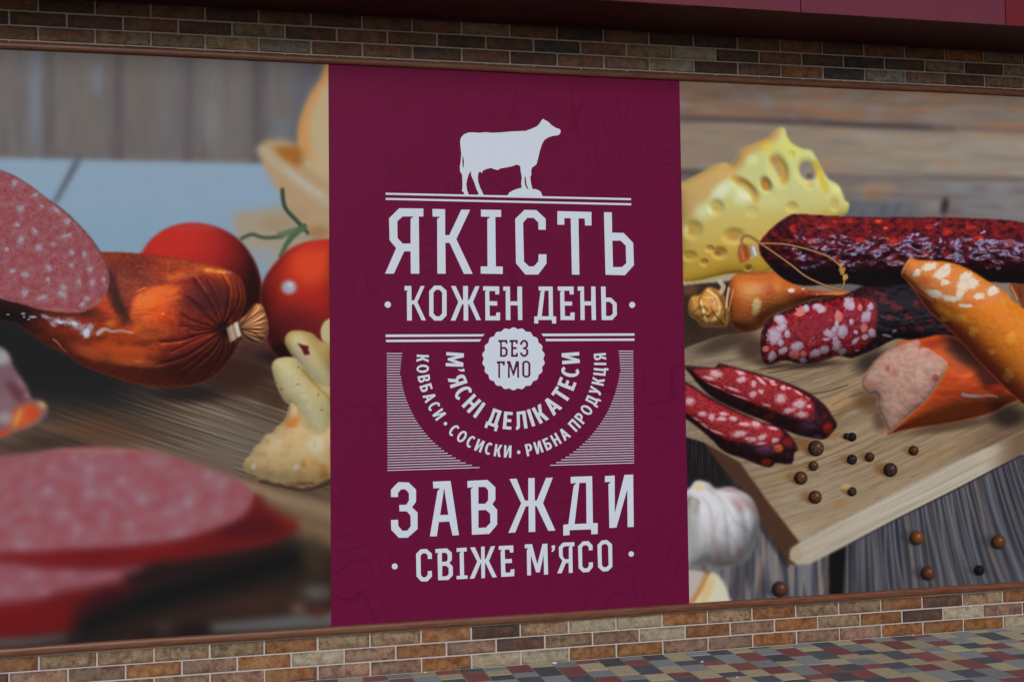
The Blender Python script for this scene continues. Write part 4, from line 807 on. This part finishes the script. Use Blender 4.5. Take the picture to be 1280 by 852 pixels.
        for k, q in enumerate(fats):
            c.blob(q[0],q[1],q[2],q[3],(170,92,98),.85,.5,q[4] if len(q) > 4 else 0,.5); c.blob(q[0],q[1],q[2]*.82,q[3]*.82,(186,158,166),.85,.6,q[4] if len(q) > 4 else 0,.5)
        c.lit(.3*fbm(x/3,y/2.6,2,125,.7),(.2,.6,.7),.55,.1,10,(0,.1,1),(214,190,196),.2); c.end()
    slice_([(840,470),(861,479),(888,496),(925,515),(955,528),(972,530),(985,541),(998,560),(993,565),(989,579),(970,578),(963,583),(951,581),(931,573),(906,564),(888,547),(861,525),(840,515)],
           [(840,474),(870,488),(888,500),(925,518),(955,530),(974,536),(978,546),(966,556),(950,556),(930,552),(908,548),(886,536),(862,518),(840,505)],
           [(862,501,7,6),(878,517,6,4),(889.5,521,5,6),(904.5,517,7,3,5),(902,523,8,3.5),(917,523,6,3.5),(931,530,9,3.5,4),(945.4,529,7,6.5),(966.5,534,8,3.5,15),(924,542,11,5,-8),(953,546,7,4.5,-20),(879,532,8,3.5,28),(895,539.5,12,2,20),(868,523.6,8,2.4,14),(940,549,8,4),(951,554,8,2.4,-8),(969,550,5,4),(934,548,4,2)],
           [(955,562,22,10,(88,44,74),.8),(973,560,8,7,(200,78,32),.95,.8),(958,577,9,6,(188,40,26),.95,.7),(985,552,9,9,(120,24,34),.8),(986,572,7,8,(80,34,60),.7),(935,562,16,9,(46,20,36),.7)])
    slice_([(855,457),(872,458),(893,459),(899,454),(912,457),(931,462),(953,468),(981,477),(1010,490),(1030,505),(1040,519),(1046,531),(1038,542),(1030,548),(1010,546),(989,540),(955,525),(929,515),(897,500),(878,485),(863,467)],
           [(868,462),(893,461),(912,459),(931,465),(953,471),(981,480),(1006,494),(1018,508),(1012,522),(990,520),(962,511),(930,499),(900,486),(880,475)],
           [(895,467,9,6,10),(886,472.5,10,3,12),(916,486,11,2.2,18),(927,474,7,4.5,-15),(942,479.5,4,5.5,0),(951.4,475.7,9,2.8,42),(951.4,489,4.2,4),(941,492.6,6,4.5,-25),(926,465.5,7,3.5,12),(965.5,475.7,4.5,3.5),(967,480,5,2,15),(979,484,4,4),(976,498,8,7),(999,505,10,7,-15),(986,513,9,4.5,-12),(1002,518,9,5),(1011.5,507.6,3.5,3),(1011.5,496,6,3.5,35),(892,482,14,1.6,20),(925,496,14,1.6,17),(958,506,7,2,18),(957,472,6,2.2,20),(998,490,8,2.2,30),(986,485,3,2)],
           [(1008,534,18,10,(84,42,74),.85),(1035,536,9,10,(176,34,28),.95,.8),(1022,512,9,14,(34,16,22),.8),(962,520,12,6,(150,32,28),.7),(944,512,7,6,(120,28,26),.6),(1022,545,10,4,(120,70,96),.6)])
    # ---------------- peppercorns
    for (px_, py_, r_, col, sh) in [(1065,546,5.6,(30,28,29),.5),(1065,574,6.4,(48,40,40),.8),(1087,571,6,(72,42,34),.7),(1113,587,8.8,(68,48,45),.9),(1142,563,6.2,(84,50,31),.6),(1065,614,5.8,(58,40,33),.8),(1001,597,8.4,(92,60,38),.7),(1019,621,8.4,(96,60,36),.7),(1017,582,6.2,(80,56,40),.6),(1020,560,10,(86,58,42),.9),(1146,672,9,(112,70,42),.5),(1248,677,9,(94,60,40),.5),(1160,716,9,(92,56,40),.5),(1224,712.5,6.5,(26,22,28),.4),(975,736,10,(84,54,42),.3),(1058,545,4,(40,34,34),.5)]:
        blurr = 1.0 if py_ < 640 else 2.6
        shc = (118,80,48) if py_ < 640 else (44,42,52)
        c.blob(px_-r_*1.1, py_-r_*.2, r_*1.9, r_*1.2, shc, sh); c.blob(px_-r_*.5, py_+r_*.4, r_*1.3, r_*.9, (58,40,32) if py_ < 640 else (34,30,36), .6)
        w_ = c.win(px_-r_*1.6, px_+r_*1.6, py_-r_*1.6, py_+r_*1.6); xx, yy = (x[w_]-px_)/r_, (y[w_]-py_)/r_
        rr = np.sqrt(xx*xx+yy*yy); k = np.clip((1-rr)*r_/blurr+.5, 0, 1)
        wr = np.abs(fbm(x[w_]/3.2,y[w_]/3.2,2,131)-.5)*2; lum = np.clip(.9+.5*(xx*.7-yy*.4)-.45*rr*rr-.55*(.35-wr)*(py_ < 640), .15, 1.7)
        c.img[w_] += (np.array(col, np.float32)*lum[..., None]-c.img[w_])*k[..., None]
        c.blob(px_+r_*.3, py_-r_*.3, r_*.3, r_*.25, tuple(min(255, q*1.9+20) for q in col), .55)
    c.blob(1050,630,16,8,(146,108,70),.6,1,-20); c.blob(1058,608,9,6,(190,164,110),.6)
    return c
def to_image(c, name):
    f = fbm(c.x*.9, c.y*.9, 2, 141)-.5
    d = np.clip(c.img*(1+.03*f)[..., None], 2, 252)
    l_ = np.clip(lin(d)/PRINT_K, 0, .95)
    s_ = np.where(l_ <= .0031308, l_*12.92, 1.055*l_**(1/2.4)-.055)
    im = bpy.data.images.new(name, c.w, c.h, alpha=False)
    px = np.ones((c.h, c.w, 4), np.float32); px[..., :3] = s_
    im.pixels.foreach_set(px.ravel()); im.update(); im.pack()
    return im
def print_material(name, im):
    mt, n, l, p = nodes(name)
    tx = n.new('ShaderNodeTexImage'); tx.image = im; tx.extension = 'EXTEND'
    uv = n.new('ShaderNodeUVMap'); uv.uv_map = 'UVMap'; l.new(uv.outputs[0], tx.inputs[0])
    v, _ = mapped(n, l)
    c_ = tx.outputs[0]
    l.new(c_, p.inputs['Base Color']); p.inputs['Roughness'].default_value = 0.55; p.inputs['Specular IOR Level'].default_value = 0.06
    bump(n, l, p, noise(n, l, v, 3.0, 2), 0.25, 0.01)
    return mt
# ------------------------------------------------------------------ the banner: two printed photographs and the burgundy title sheet
banner = empty('wall_banner', (2.3, YP, PZ0))
tag(banner, 'wide food banner on the brick wall with burgundy title sheet between two photographs', 'banner')
BL = np.array(banner.location)
def sheet(name, c4, mat, canvas=None, label=None):
    """thin printed sheet; c4 = corner (X, Z) bl, br, tr, tl"""
    v = [(a, YP, b) for a, b in c4] + [(a, YP+0.008, b) for a, b in c4]
    f = [(0,1,2,3), (7,6,5,4), (0,4,5,1), (1,5,6,2), (2,6,7,3), (3,7,4,0)]
    o = mesh_obj(name, [np.array(q)-BL for q in v], f, mat, banner)
    if canvas is not None:
        uv = o.data.uv_layers.new(name='UVMap')
        for lp in o.data.loops:
            q = np.array(o.data.vertices[lp.vertex_index].co)+BL
            uv.data[lp.index].uv = ((q[0]-canvas.X0)/(canvas.X1-canvas.X0), (q[2]-PZ0)/(PZ1-PZ0))
    if label: o['label'] = label
    return o
cl = paint_left(); cr = paint_right()
eL0, eL1 = W(413.8, 783, YP)[0], W(410.4, 80, YP)[0]
eR0, eR1 = W(861.8, 755, YP)[0], W(849.3, 101, YP)[0]
sheet('photo_print', [(-0.55, PZ0), (eL0, PZ0), (eL1, PZ1), (-0.55, PZ1)], print_material('print_sausage_and_tomatoes', to_image(cl, 'print_a')), cl, 'printed photograph of salami, tied sausage, tomatoes and crackers')
sheet('photo_print', [(eR0, PZ0), (5.55, PZ0), (5.55, PZ1), (eR1, PZ1)], print_material('print_cheese_and_sausages', to_image(cr, 'print_b')), cr, 'printed photograph of cheese, dark sausages, garlic and peppercorns')
def title_material():
    mt, n, l, p = nodes('print_burgundy')
    v, _ = mapped(n, l, scale=(1, 1, 0.75))
    nz = noise(n, l, v, 1.15, 2.2, 0.5)
    mul = n.new('ShaderNodeMath'); mul.operation = 'MULTIPLY'; l.new(nz, mul.inputs[0]); mul.inputs[1].default_value = 34.0
    fr = n.new('ShaderNodeMath'); fr.operation = 'FRACT'; l.new(mul.outputs[0], fr.inputs[0])
    ln = ramp(n, l, fr.outputs[0], [(0.0, 1.0), (0.10, 1.0), (0.2, 0.0)])
    fd = ramp(n, l, noise(n, l, v, 3.0, 2), [(0.42, 0.0), (0.62, 1.0)])
    fm = n.new('ShaderNodeMath'); fm.operation = 'MULTIPLY'; l.new(ln, fm.inputs[0]); l.new(fd, fm.inputs[1])
    fm2 = n.new('ShaderNodeMath'); fm2.operation = 'MULTIPLY'; l.new(fm.outputs[0], fm2.inputs[0]); fm2.inputs[1].default_value = 0.34
    base = tuple(lin((95,13,53))/PRINT_K)
    c_ = mix(n, l, fm2.outputs[0], base, tuple(q*0.45 for q in base))
    l.new(c_, p.inputs['Base Color']); p.inputs['Roughness'].default_value = 0.55; p.inputs['Specular IOR Level'].default_value = 0.08
    bump(n, l, p, noise(n, l, v, 3.0, 2), 0.25, 0.01)
    return mt
title = sheet('title_sheet', [(eL0+.0005, PZ0), (eR0-.0005, PZ0), (eR1-.0005, PZ1), (eL1+.0005, PZ1)], title_material(), None, 'burgundy printed sheet with white lettering and a cow silhouette')
M_WHITE = simple('print_white', tuple(np.minimum(.92, lin((190,200,215))/PRINT_K)), 0.55, 0.06, 0.02, 60)
M_INK = simple('print_burgundy_ink', tuple(lin((84,22,50))/PRINT_K), 0.55, 0.06, 0.02, 60)
def flat(name, polys, lift=0.0008, mat=None, label=None):
    """flat print: polys = list of (outline, holes) in photograph pixels, laid on the sheet"""
    vs = []; fs = []
    for out, holes in polys:
        loops = [[Vector((float(q[0]), float(q[2]), 0)) for q in (W(a, b, YP-lift) for a, b in lp)] for lp in [out]+holes]
        tri = tessellate_polygon(loops); b = len(vs)
        flatv = [q for lp in loops for q in lp]
        vs += [(q.x-BL[0], -lift, q.y-BL[2]) for q in flatv]
        for t in tri:
            a0, a1, a2 = (flatv[i] for i in t)
            ccw = (a1-a0).cross(a2-a0).z > 0
            fs.append(tuple(i+b for i in (t if ccw else t[::-1])))
    o = mesh_obj(name, vs, fs, mat or M_WHITE, title)
    if label: o['label'] = label
    return o
def disc(x, y, r, n_=28): return [(x+r*math.cos(2*math.pi*k/n_), y+r*math.sin(2*math.pi*k/n_)) for k in range(n_)]
A = lambda pts: cz(475, 245, 7.529, pts)
B = lambda pts: cz(635, 245, 7.529, pts)
Cc = lambda pts: cz(475, 345, 7.529, pts)
D = lambda pts: cz(635, 345, 7.529, pts)
G = lambda pts: cz(475, 580, 5.325, pts)
Hh = lambda pts: cz(635, 580, 5.325, pts)
K = lambda pts: cz(590, 400, 8.52, pts)
def line_of(label, letters):
    flat('lettering', [(o, h) for o, h in letters], label=label)
line_of('large white word ЯКІСТЬ', [
 (A([(180,115),(408,118),(408,193),(365,193),(370,730),(290,730),(288,520),(228,520),(130,730),(48,730),(152,490),(90,415),(85,210)]), [A([(213,192),(318,193),(288,215),(288,447),(213,447),(165,395),(163,238)])]),
 (A([(493,122),(613,124),(613,368),(652,368),(765,128),(848,130),(718,405),(872,732),(790,732),(655,440),(615,440),(618,730),(540,730),(538,215),(570,196),(495,193)]), []),
 (A([(950,128),(1140,131),(1140,197),(1085,197),(1090,662),(1155,663),(1155,733),(948,730),(948,662),(1012,662),(1010,218),(1042,197),(950,193)]), []),
 (B([(155,130),(268,133),(355,215),(355,317),(287,317),(285,248),(240,205),(182,205),(142,250),(150,615),(197,662),(243,662),(285,615),(288,548),(362,548),(362,635),(285,738),(163,738),(75,632),(68,215)]), []),
 (B([(465,142),(785,150),(786,277),(725,277),(722,212),(663,210),(672,740),(602,738),(590,208),(530,208),(530,270),(465,270)]), []),
 (B([(903,152),(977,153),(980,345),(1088,347),(1178,440),(1185,650),(1100,745),(918,740)]), [B([(982,420),(1060,420),(1108,467),(1113,632),(1073,668),(988,668)])])])
line_of('white word КОЖЕН', [
 (Cc([(230,93),(295,93),(297,228),(322,228),(383,93),(420,93),(352,243),(432,416),(392,416),(320,265),(299,265),(300,418),(255,418),(253,148),(268,136),(232,136)]), []),
 (Cc([(512,88),(575,90),(627,138),(627,370),(580,418),(512,418),(463,370),(463,140)]), [Cc([(527,128),(562,128),(585,155),(585,350),(562,378),(527,378),(503,350),(503,155)])]),
 (Cc([(668,93),(712,93),(772,225),(782,225),(782,93),(828,93),(828,225),(838,225),(897,95),(937,95),(875,243),(950,414),(908,414),(840,265),(830,265),(830,418),(787,418),(787,265),(773,265),(710,418),(665,418),(737,243)]), []),
 (Cc([(970,95),(1122,97),(1122,172),(1085,172),(1085,140),(1028,140),(1030,235),(1103,237),(1103,277),(1030,277),(1033,375),(1090,375),(1095,342),(1130,342),(1130,416),(992,416),(990,148),(1003,138),(970,135)]), []),
 (D([(-45,98),(18,98),(20,237),(88,237),(88,98),(132,98),(135,413),(95,413),(92,275),(22,275),(23,413),(-20,413),(-22,148),(-10,138),(-45,137)]), []),
]); line_of('white word ДЕНЬ', [
 (D([(287,98),(420,98),(424,378),(453,380),(453,445),(415,445),(413,412),(285,412),(285,445),(247,445),(247,380),(277,378),(305,150),(318,137),(290,135)]), [D([(345,137),(382,137),(385,378),(318,378)])]),
 (D([(467,98),(618,98),(618,172),(580,172),(578,137),(530,137),(530,240),(603,240),(603,277),(533,277),(536,375),(585,377),(588,342),(628,342),(626,413),(495,413),(490,155),(503,138),(470,135)]), []),
 (D([(655,98),(715,98),(717,237),(783,237),(783,98),(823,98),(828,413),(788,413),(785,275),(720,275),(722,413),(683,413),(680,155),(692,140),(657,137)]), []),
 (D([(875,98),(918,98),(920,202),(970,203),(1023,255),(1025,365),(980,413),(882,413)]), [D([(922,242),(958,242),(985,268),(987,352),(963,375),(922,375)])])])
for q in ((484.7,380.6,4), (790.2,380.9,3.8), (493.4,707.3,3.7), (789,691.9,3.4)): flat('dot', [(disc(*q), [])])
line_of('large white word ЗАВЖДИ', [
 (G([(73,168),(122,118),(190,120),(240,168),(240,248),(213,285),(250,320),(250,430),(185,487),(125,488),(75,435),(73,370),(120,368),(122,410),(150,442),(182,440),(205,410),(203,340),(178,312),(130,312),(128,270),(175,268),(193,240),(192,190),(168,165),(140,167),(120,190),(120,217),(73,217)]), []),
 (G([(352,115),(470,110),(525,470),(483,473),(462,380),(392,383),(378,478),(332,478),(383,178),(400,158),(355,160)]), [G([(427,155),(455,335),(400,337)])]),
 (G([(582,110),(715,103),(768,152),(768,235),(748,265),(780,302),(780,400),(728,462),(612,468),(605,165),(622,152),(582,155)]), [G([(655,150),(700,150),(720,172),(720,238),(700,262),(655,262)]), G([(655,305),(705,303),(733,328),(735,388),(705,420),(655,422)])]),
 (Hh([(10,97),(57,95),(112,240),(135,240),(135,92),(177,90),(178,240),(192,240),(253,90),(298,88),(233,257),(315,440),(268,442),(190,278),(180,278),(182,448),(138,450),(137,278),(118,280),(48,453),(3,455),(88,258)]), []),
 (Hh([(417,83),(560,78),(565,390),(597,390),(597,463),(555,465),(553,432),(410,437),(410,470),(368,473),(368,402),(402,398),(437,142),(455,123),(418,127)]), [Hh([(475,123),(520,122),(523,393),(443,397)])]),
 (Hh([(645,78),(710,74),(711,325),(775,70),(833,68),(837,415),(796,417),(794,165),(722,420),(675,423),(668,133),(685,117),(645,118)]), [])])
line_of('white word СВІЖЕ', [
 (G([(270,565),(310,562),(345,593),(345,628),(318,628),(318,605),(303,590),(283,592),(270,607),(272,735),(287,752),(305,750),(318,733),(318,710),(345,708),(346,745),(315,778),(275,778),(243,745),(240,595)]), []),
 (G([(368,563),(445,558),(478,587),(478,635),(462,655),(485,680),(485,738),(455,768),(387,770),(383,600),(393,588),(370,590)]), [G([(412,588),(437,587),(450,600),(450,635),(440,647),(412,647)]), G([(414,675),(440,674),(457,690),(457,730),(443,743),(414,745)])]),
 (G([(510,557),(577,553),(577,578),(557,580),(560,738),(583,738),(583,760),(510,764),(510,742),(533,740),(530,592),(540,580),(510,582)]), []),
 (G([(600,552),(632,550),(668,632),(673,632),(673,547),(697,546),(697,630),(703,630),(738,545),(767,543),(725,642),(778,750),(748,752),(702,655),(699,655),(699,755),(675,757),(673,657),(670,657),(628,758),(597,760),(647,645)]), []),
 (G([(790,543),(887,538),(888,585),(865,587),(862,565),(830,567),(832,630),(878,628),(878,655),(833,657),(835,720),(868,718),(870,698),(895,697),(893,743),(807,748),(803,580),(813,568),(790,568)]), []),
]); line_of("white word М'ЯСО", [
 (Hh([(112,532),(160,530),(195,665),(230,528),(262,527),(267,732),(240,733),(237,600),(212,717),(187,718),(152,603),(153,737),(128,738),(125,570),(135,557),(112,557)]), []),
 (Hh([(290,540),(313,538),(312,565),(298,582),(288,578),(298,560),(291,558)]), []),
 (Hh([(365,520),(442,517),(442,543),(428,544),(431,720),(405,722),(404,655),(385,656),(357,723),(328,725),(362,640),(340,612),(338,550)]), [Hh([(375,545),(415,543),(405,553),(405,630),(378,630),(365,612),(363,560)])]),
 (Hh([(497,512),(535,510),(563,538),(563,570),(538,572),(537,550),(523,537),(503,538),(492,555),(495,678),(507,692),(527,690),(538,675),(538,653),(565,650),(565,683),(538,715),(500,718),(470,690),(466,545)]), []),
 (Hh([(625,505),(660,503),(693,532),(695,680),(665,710),(632,712),(600,685),(595,535)]), [Hh([(635,530),(655,530),(667,545),(670,668),(657,683),(637,684),(625,670),(622,545)])])])
# badge
bx, by = 641.9, 448.2
out = []
for k in range(22*8):
    a = 2*math.pi*k/(22*8); r = 37.2+2.1*abs(math.sin(a*11+math.pi/2))**1.5
    out.append((bx+r*math.sin(a), by-r*math.cos(a)))
flat('badge', [(out, [])], 0.0008, M_WHITE, 'white scalloped badge')
flat('badge_lettering', [
 (K([(280,210),(375,210),(378,250),(358,250),(358,232),(318,232),(318,285),(355,285),(380,312),(380,365),(355,390),(298,390),(300,238),(282,232)]), [K([(320,305),(345,305),(358,320),(358,355),(345,370),(320,370)])]),
 (K([(402,210),(487,210),(487,250),(468,250),(466,232),(438,232),(438,285),(475,287),(475,308),(438,308),(440,368),(467,368),(470,348),(488,348),(488,390),(415,390),(418,240),(402,232)]), []),
 (K([(512,240),(540,210),(570,210),(597,235),(597,280),(580,298),(600,318),(600,360),(572,390),(540,390),(513,362),(513,345),(535,345),(535,355),(548,368),(565,368),(577,353),(577,322),(563,309),(543,309),(543,287),(562,287),(575,273),(575,245),(563,232),(548,232),(535,245),(535,262),(512,262)]), []),
 (K([(265,437),(350,437),(350,480),(328,480),(326,458),(298,458),(300,612),(280,612),(280,465),(265,458)]), []),
 (K([(372,435),(408,435),(440,540),(468,435),(500,437),(502,612),(482,612),(480,490),(447,590),(437,590),(402,490),(403,612),(382,612),(384,462),(372,458)]), []),
 (K([(555,432),(595,432),(622,458),(622,585),(600,610),(560,610),(535,585),(535,455)]), [K([(562,452),(588,452),(600,465),(600,578),(590,590),(567,590),(557,578),(557,465)])])], 0.0016, M_INK, 'burgundy words БЕЗ ГМО on the badge')
# ruled lines
def bar(x0, y0, x1, y1, t): return ([(x0, y0-t/2), (x1, y1-t/2), (x1, y1+t/2), (x0, y0+t/2)], [])
for y0, y1, x1 in ((242.2, 249.0, 788.7), (248.6, 255.4, 789.0)): flat('rule', [bar(482, y0, x1, y1, 2.5)])
flat('rule', [(Cc([(53,549),(985,546),(965,567),(53,573)]), [])]); flat('rule', [(Cc([(55,598),(952,593),(940,615),(57,620)]), [])])
flat('rule', [(D([(315,541),(1190,538),(1190,560),(330,565)]), [])]); flat('rule', [(D([(350,590),(1190,587),(1190,608),(360,612)]), [])])
hatch_l, hatch_r = [], []
NH = 46
for k in range(NH):
    t = k/(NH-1)
    yl = 441.6+146*t; xl = 483.4+1.0*t
    dy = yl-452; ex = 639-139*math.sqrt(max(0, 1-(dy/141.5)**2)) if dy > 0 else 639-139+3*(-dy/10)
    if k < 9: ex = 502.6-.35*k
    sl = .004-.036*t
    hatch_l.append(bar(xl, yl, ex, yl+(ex-xl)*sl, .92))
    yr = 438.7+139.5*t; xr = 791.6+1.0*t
    dy = yr+2-448; ex = 639+137*math.sqrt(max(0, 1-(dy/141.5)**2)) if dy > 0 else 773
    if k < 9: ex = 773.3+.3*k
    sr = .002-.030*t
    hatch_r.append(bar(ex, yr+(xr-ex)*-sr, xr, yr, .92))
flat('hatching', hatch_l); flat('hatching', hatch_r)
# cow
Q = lambda pts: cz(560, 140, 7.1, pts)
cow = Q([(1000,165),(998,185),(980,207),(930,213),(890,225),(855,250),(835,285),(815,345),(800,410),(785,465),(745,495),(738,520),(740,555),(730,580),(738,640),(750,685),(775,684),(800,692),(825,710),(840,752),(520,752),(545,715),(575,697),(610,683),(655,672),(650,640),(655,580),(645,520),(640,478),(610,467),(575,480),(520,492),(470,500),(440,515),(410,508),(380,497),(345,505),(310,520),(300,545),(292,530),(272,535),(265,570),(268,620),(285,670),(305,712),(322,750),(264,750),(272,724),(255,690),(235,630),(205,560),(203,523),(185,550),(170,598),(162,640),(168,690),(190,750),(146,750),(140,712),(122,700),(128,680),(128,620),(125,555),(108,530),(105,490),(112,440),(118,370),(110,300),(108,260),(116,228),(140,200),(180,183),(230,182),(280,186),(330,180),(390,185),(470,182),(560,174),(690,168),(740,150),(790,128),(815,100),(830,75),(845,62),(865,75),(890,88),(920,118),(960,143),(990,152)])
flat('cow_silhouette', [(cow, [Q([(688,567),(696,640),(715,686),(702,680),(684,650),(678,590)]), Q([(131,380),(142,440),(138,495),(131,488),(127,430)])])], 0.0013, M_WHITE, 'white silhouette of a standing cow')
# words set on two arcs
def ring(w_, a0, a1, t=.2, h=.165, n_=22):
    out = [(w_/2+w_/2*math.cos(math.radians(a)), .5+.515*math.sin(math.radians(a))) for a in np.linspace(a0, a1, n_)]
    inn = [(w_/2+(w_/2-t)*math.cos(math.radians(a)), .5+(.515-h)*math.sin(math.radians(a))) for a in np.linspace(a0, a1, n_)]
    return out, inn
oo, oi_ = ring(.72, 0, 344); co, ci = ring(.66, 50, 310)
AB = {
 'Н': (.62, [(0,0),(.2,0),(.2,.42),(.42,.42),(.42,0),(.62,0),(.62,1),(.42,1),(.42,.59),(.2,.59),(.2,1),(0,1)], []),
 'І': (.2, [(0,0),(.2,0),(.2,1),(0,1)], []),
 'И': (.64, [(0,0),(.21,0),(.44,.62),(.44,0),(.64,0),(.64,1),(.43,1),(.2,.38),(.2,1),(0,1)], []),
 'М': (.82, [(0,0),(.19,0),(.2,.60),(.35,.1),(.47,.1),(.62,.60),(.63,0),(.82,0),(.80,1),(.57,1),(.41,.42),(.25,1),(.02,1)], []),
 'Е': (.5, [(0,0),(.5,0),(.5,.17),(.2,.17),(.2,.42),(.46,.42),(.46,.59),(.2,.59),(.2,.83),(.5,.83),(.5,1),(0,1)], []),
 'К': (.62, [(0,0),(.2,0),(.2,.40),(.26,.40),(.40,0),(.62,0),(.43,.52),(.61,1),(.40,1),(.26,.60),(.2,.60),(.2,1),(0,1)], []),
 'Т': (.58, [(.19,0),(.39,0),(.39,.83),(.58,.83),(.58,1),(0,1),(0,.83),(.19,.83)], []),
 'А': (.70, [(0,0),(.2,0),(.255,.22),(.445,.22),(.5,0),(.70,0),(.45,1),(.25,1)], [[(.295,.38),(.405,.38),(.35,.66)]]),
 'Л': (.66, [(0,-.01),(.13,0),(.24,.13),(.32,.83),(.47,.83),(.47,0),(.67,0),(.67,1),(.16,1),(.08,.26),(.05,.17),(0,.15)], []),
 'Д': (.74, [(0,-.2),(.16,-.2),(.16,0),(.58,0),(.58,-.2),(.74,-.2),(.74,.17),(.66,.17),(.66,1),(.14,1),(.13,.5),(.09,.17),(0,.17)], [[(.28,.17),(.46,.17),(.46,.83),(.32,.83),(.31,.5)]]),
 'О': (.72, oo, [oi_]), 'С': (.60, co+ci[::-1], []),
 'Я': (.6, [(.4,0),(.6,0),(.6,1),(.27,1),(.1,.95),(.02,.82),(.02,.62),(.08,.5),(.18,.43),(0,0),(.21,0),(.36,.39),(.4,.39)], [[(.4,.54),(.4,.85),(.29,.85),(.22,.78),(.22,.62),(.29,.54)]]),
 'В': (.6, [(0,0),(.36,0),(.54,.08),(.6,.22),(.58,.4),(.46,.52),(.55,.63),(.56,.8),(.48,.94),(.33,1),(0,1)], [[(.2,.16),(.32,.16),(.39,.22),(.39,.37),(.32,.43),(.2,.43)], [(.2,.58),(.3,.58),(.36,.64),(.36,.78),(.3,.84),(.2,.84)]]),
 'Б': (.6, [(0,0),(.36,0),(.54,.08),(.6,.25),(.57,.47),(.46,.59),(.32,.62),(.2,.62),(.2,.83),(.52,.83),(.52,1),(0,1)], [[(.2,.16),(.32,.16),(.39,.24),(.39,.38),(.32,.46),(.2,.46)]]),
 'Р': (.58, [(0,0),(.2,0),(.2,.36),(.34,.36),(.5,.44),(.58,.6),(.57,.8),(.48,.95),(.33,1),(0,1)], [[(.2,.52),(.3,.52),(.37,.6),(.37,.76),(.3,.85),(.2,.85)]]),
 'П': (.64, [(0,0),(.2,0),(.2,.83),(.44,.83),(.44,0),(.64,0),(.64,1),(0,1)], []),
 'У': (.63, [(.05,0),(.2,-.01),(.32,.08),(.40,.25),(.63,1),(.42,1),(.31,.55),(.21,1),(0,1),(.2,.33),(.16,.19),(.05,.16)], []),
 'Ц': (.68, [(0,0),(.5,0),(.5,-.2),(.68,-.2),(.68,.17),(.6,.17),(.6,1),(.4,1),(.4,.17),(.2,.17),(.2,1),(0,1)], []),
 "'": (.16, [(.02,1.02),(.18,1.02),(.14,.80),(.02,.66),(-.02,.70),(.05,.84),(.02,.86)], []),
 '·': (.30, [(.15+.15*math.cos(a), .42+.15*math.sin(a)) for a in np.linspace(0, 2*math.pi, 18, endpoint=False)], [])}
def arc_text(text, cx, cy, R_, cap, a0, a1, squeeze, space, label):
    """letters stand with their heads towards the centre; angles in degrees counter-clockwise from straight down"""
    adv = [space*cap if ch == ' ' else AB[ch][0]*cap*squeeze for ch in text]
    g_ = (math.radians(a1-a0)*R_*.93-sum(adv))/(len(text)-1)
    k = math.radians(a1-a0)/(sum(adv)+g_*(len(text)-1))
    polys = []; pos = 0; word = ''
    for ch, ad in zip(text+' ', adv+[0]):
        th = math.radians(a0)+(pos+ad/2)*k; pos += ad+g_
        if ch == ' ':
            if word == '·': flat('dot', polys)
            else: flat('lettering', polys, label=label+' '+word+' on an arc')
            polys = []; word = ''; continue
        word += ch
        ux, uy, nx, ny = math.cos(th), -math.sin(th), -math.sin(th), -math.cos(th)
        ox, oy = cx+R_*math.sin(th), cy+R_*math.cos(th); w_ = AB[ch][0]
        tr = lambda P: [(ox+(a-w_/2)*cap*squeeze*ux+b*cap*nx, oy+(a-w_/2)*cap*squeeze*uy+b*cap*ny) for a, b in P]
        polys.append((tr(AB[ch][1]), [tr(h) for h in AB[ch][2]]))
arc_text("М'ЯСНІ ДЕЛІКАТЕСИ", 641, 453, 83.6, 22, -99.5, 99.5, .98, .12, 'white word')
arc_text("КОВБАСИ · СОСИСКИ · РИБНА ПРОДУКЦІЯ", 639.2, 453, 118.6, 15.2, -95, 96, .95, .05, 'small white word')
# ------------------------------------------------------------------ paper scraps on the paving
def scrap(px, py, s, label, seed):
    d = RIGHT*((px-640)/FPX)+UP*((426-py)/FPX)+FWD; q = CAM+d*(-CAM[2]/d[2])
    r_ = random.Random(seed); v = []; n_ = 7
    for k in range(n_):
        a = 2*math.pi*k/n_; r = s*r_.uniform(.55, 1.1); v.append((r*math.cos(a), r*.7*math.sin(a), .0035+r_.uniform(0, s*.35)))
    v.append((0, 0, .004+s*.55)); v += [(a*.9, b*.9, .002) for a, b, _ in v[:n_]]
    f = [(k, (k+1) % n_, n_) for k in range(n_)]+[(n_+1+k, n_+1+(k+1) % n_, (k+1) % n_, k) for k in range(n_)]+[tuple(range(2*n_, n_, -1))]
    o = mesh_obj('paper_scrap', v, f, M_SCRAP); o.location = q; tag(o, label, 'paper scrap', 'white scraps on the paving')
M_SCRAP = simple('scrap_paper', (0.72,0.72,0.70), .8, .1)
scrap(693.5, 829.5, .014, 'largest white paper scrap on the paving below the word СВІЖЕ', 1)
scrap(877.5, 827.5, .008, 'small white crumb on a sand-coloured paver under the garlic', 2)
scrap(1141, 794, .007, 'small white crumb at the foot of the wall near the frame edge', 3)
scrap(922, 847, .007, 'small white crumb on the paving nearest the camera', 4)
scrap(532, 840.5, .007, 'small pale crumb where the paving starts against the wall', 5)
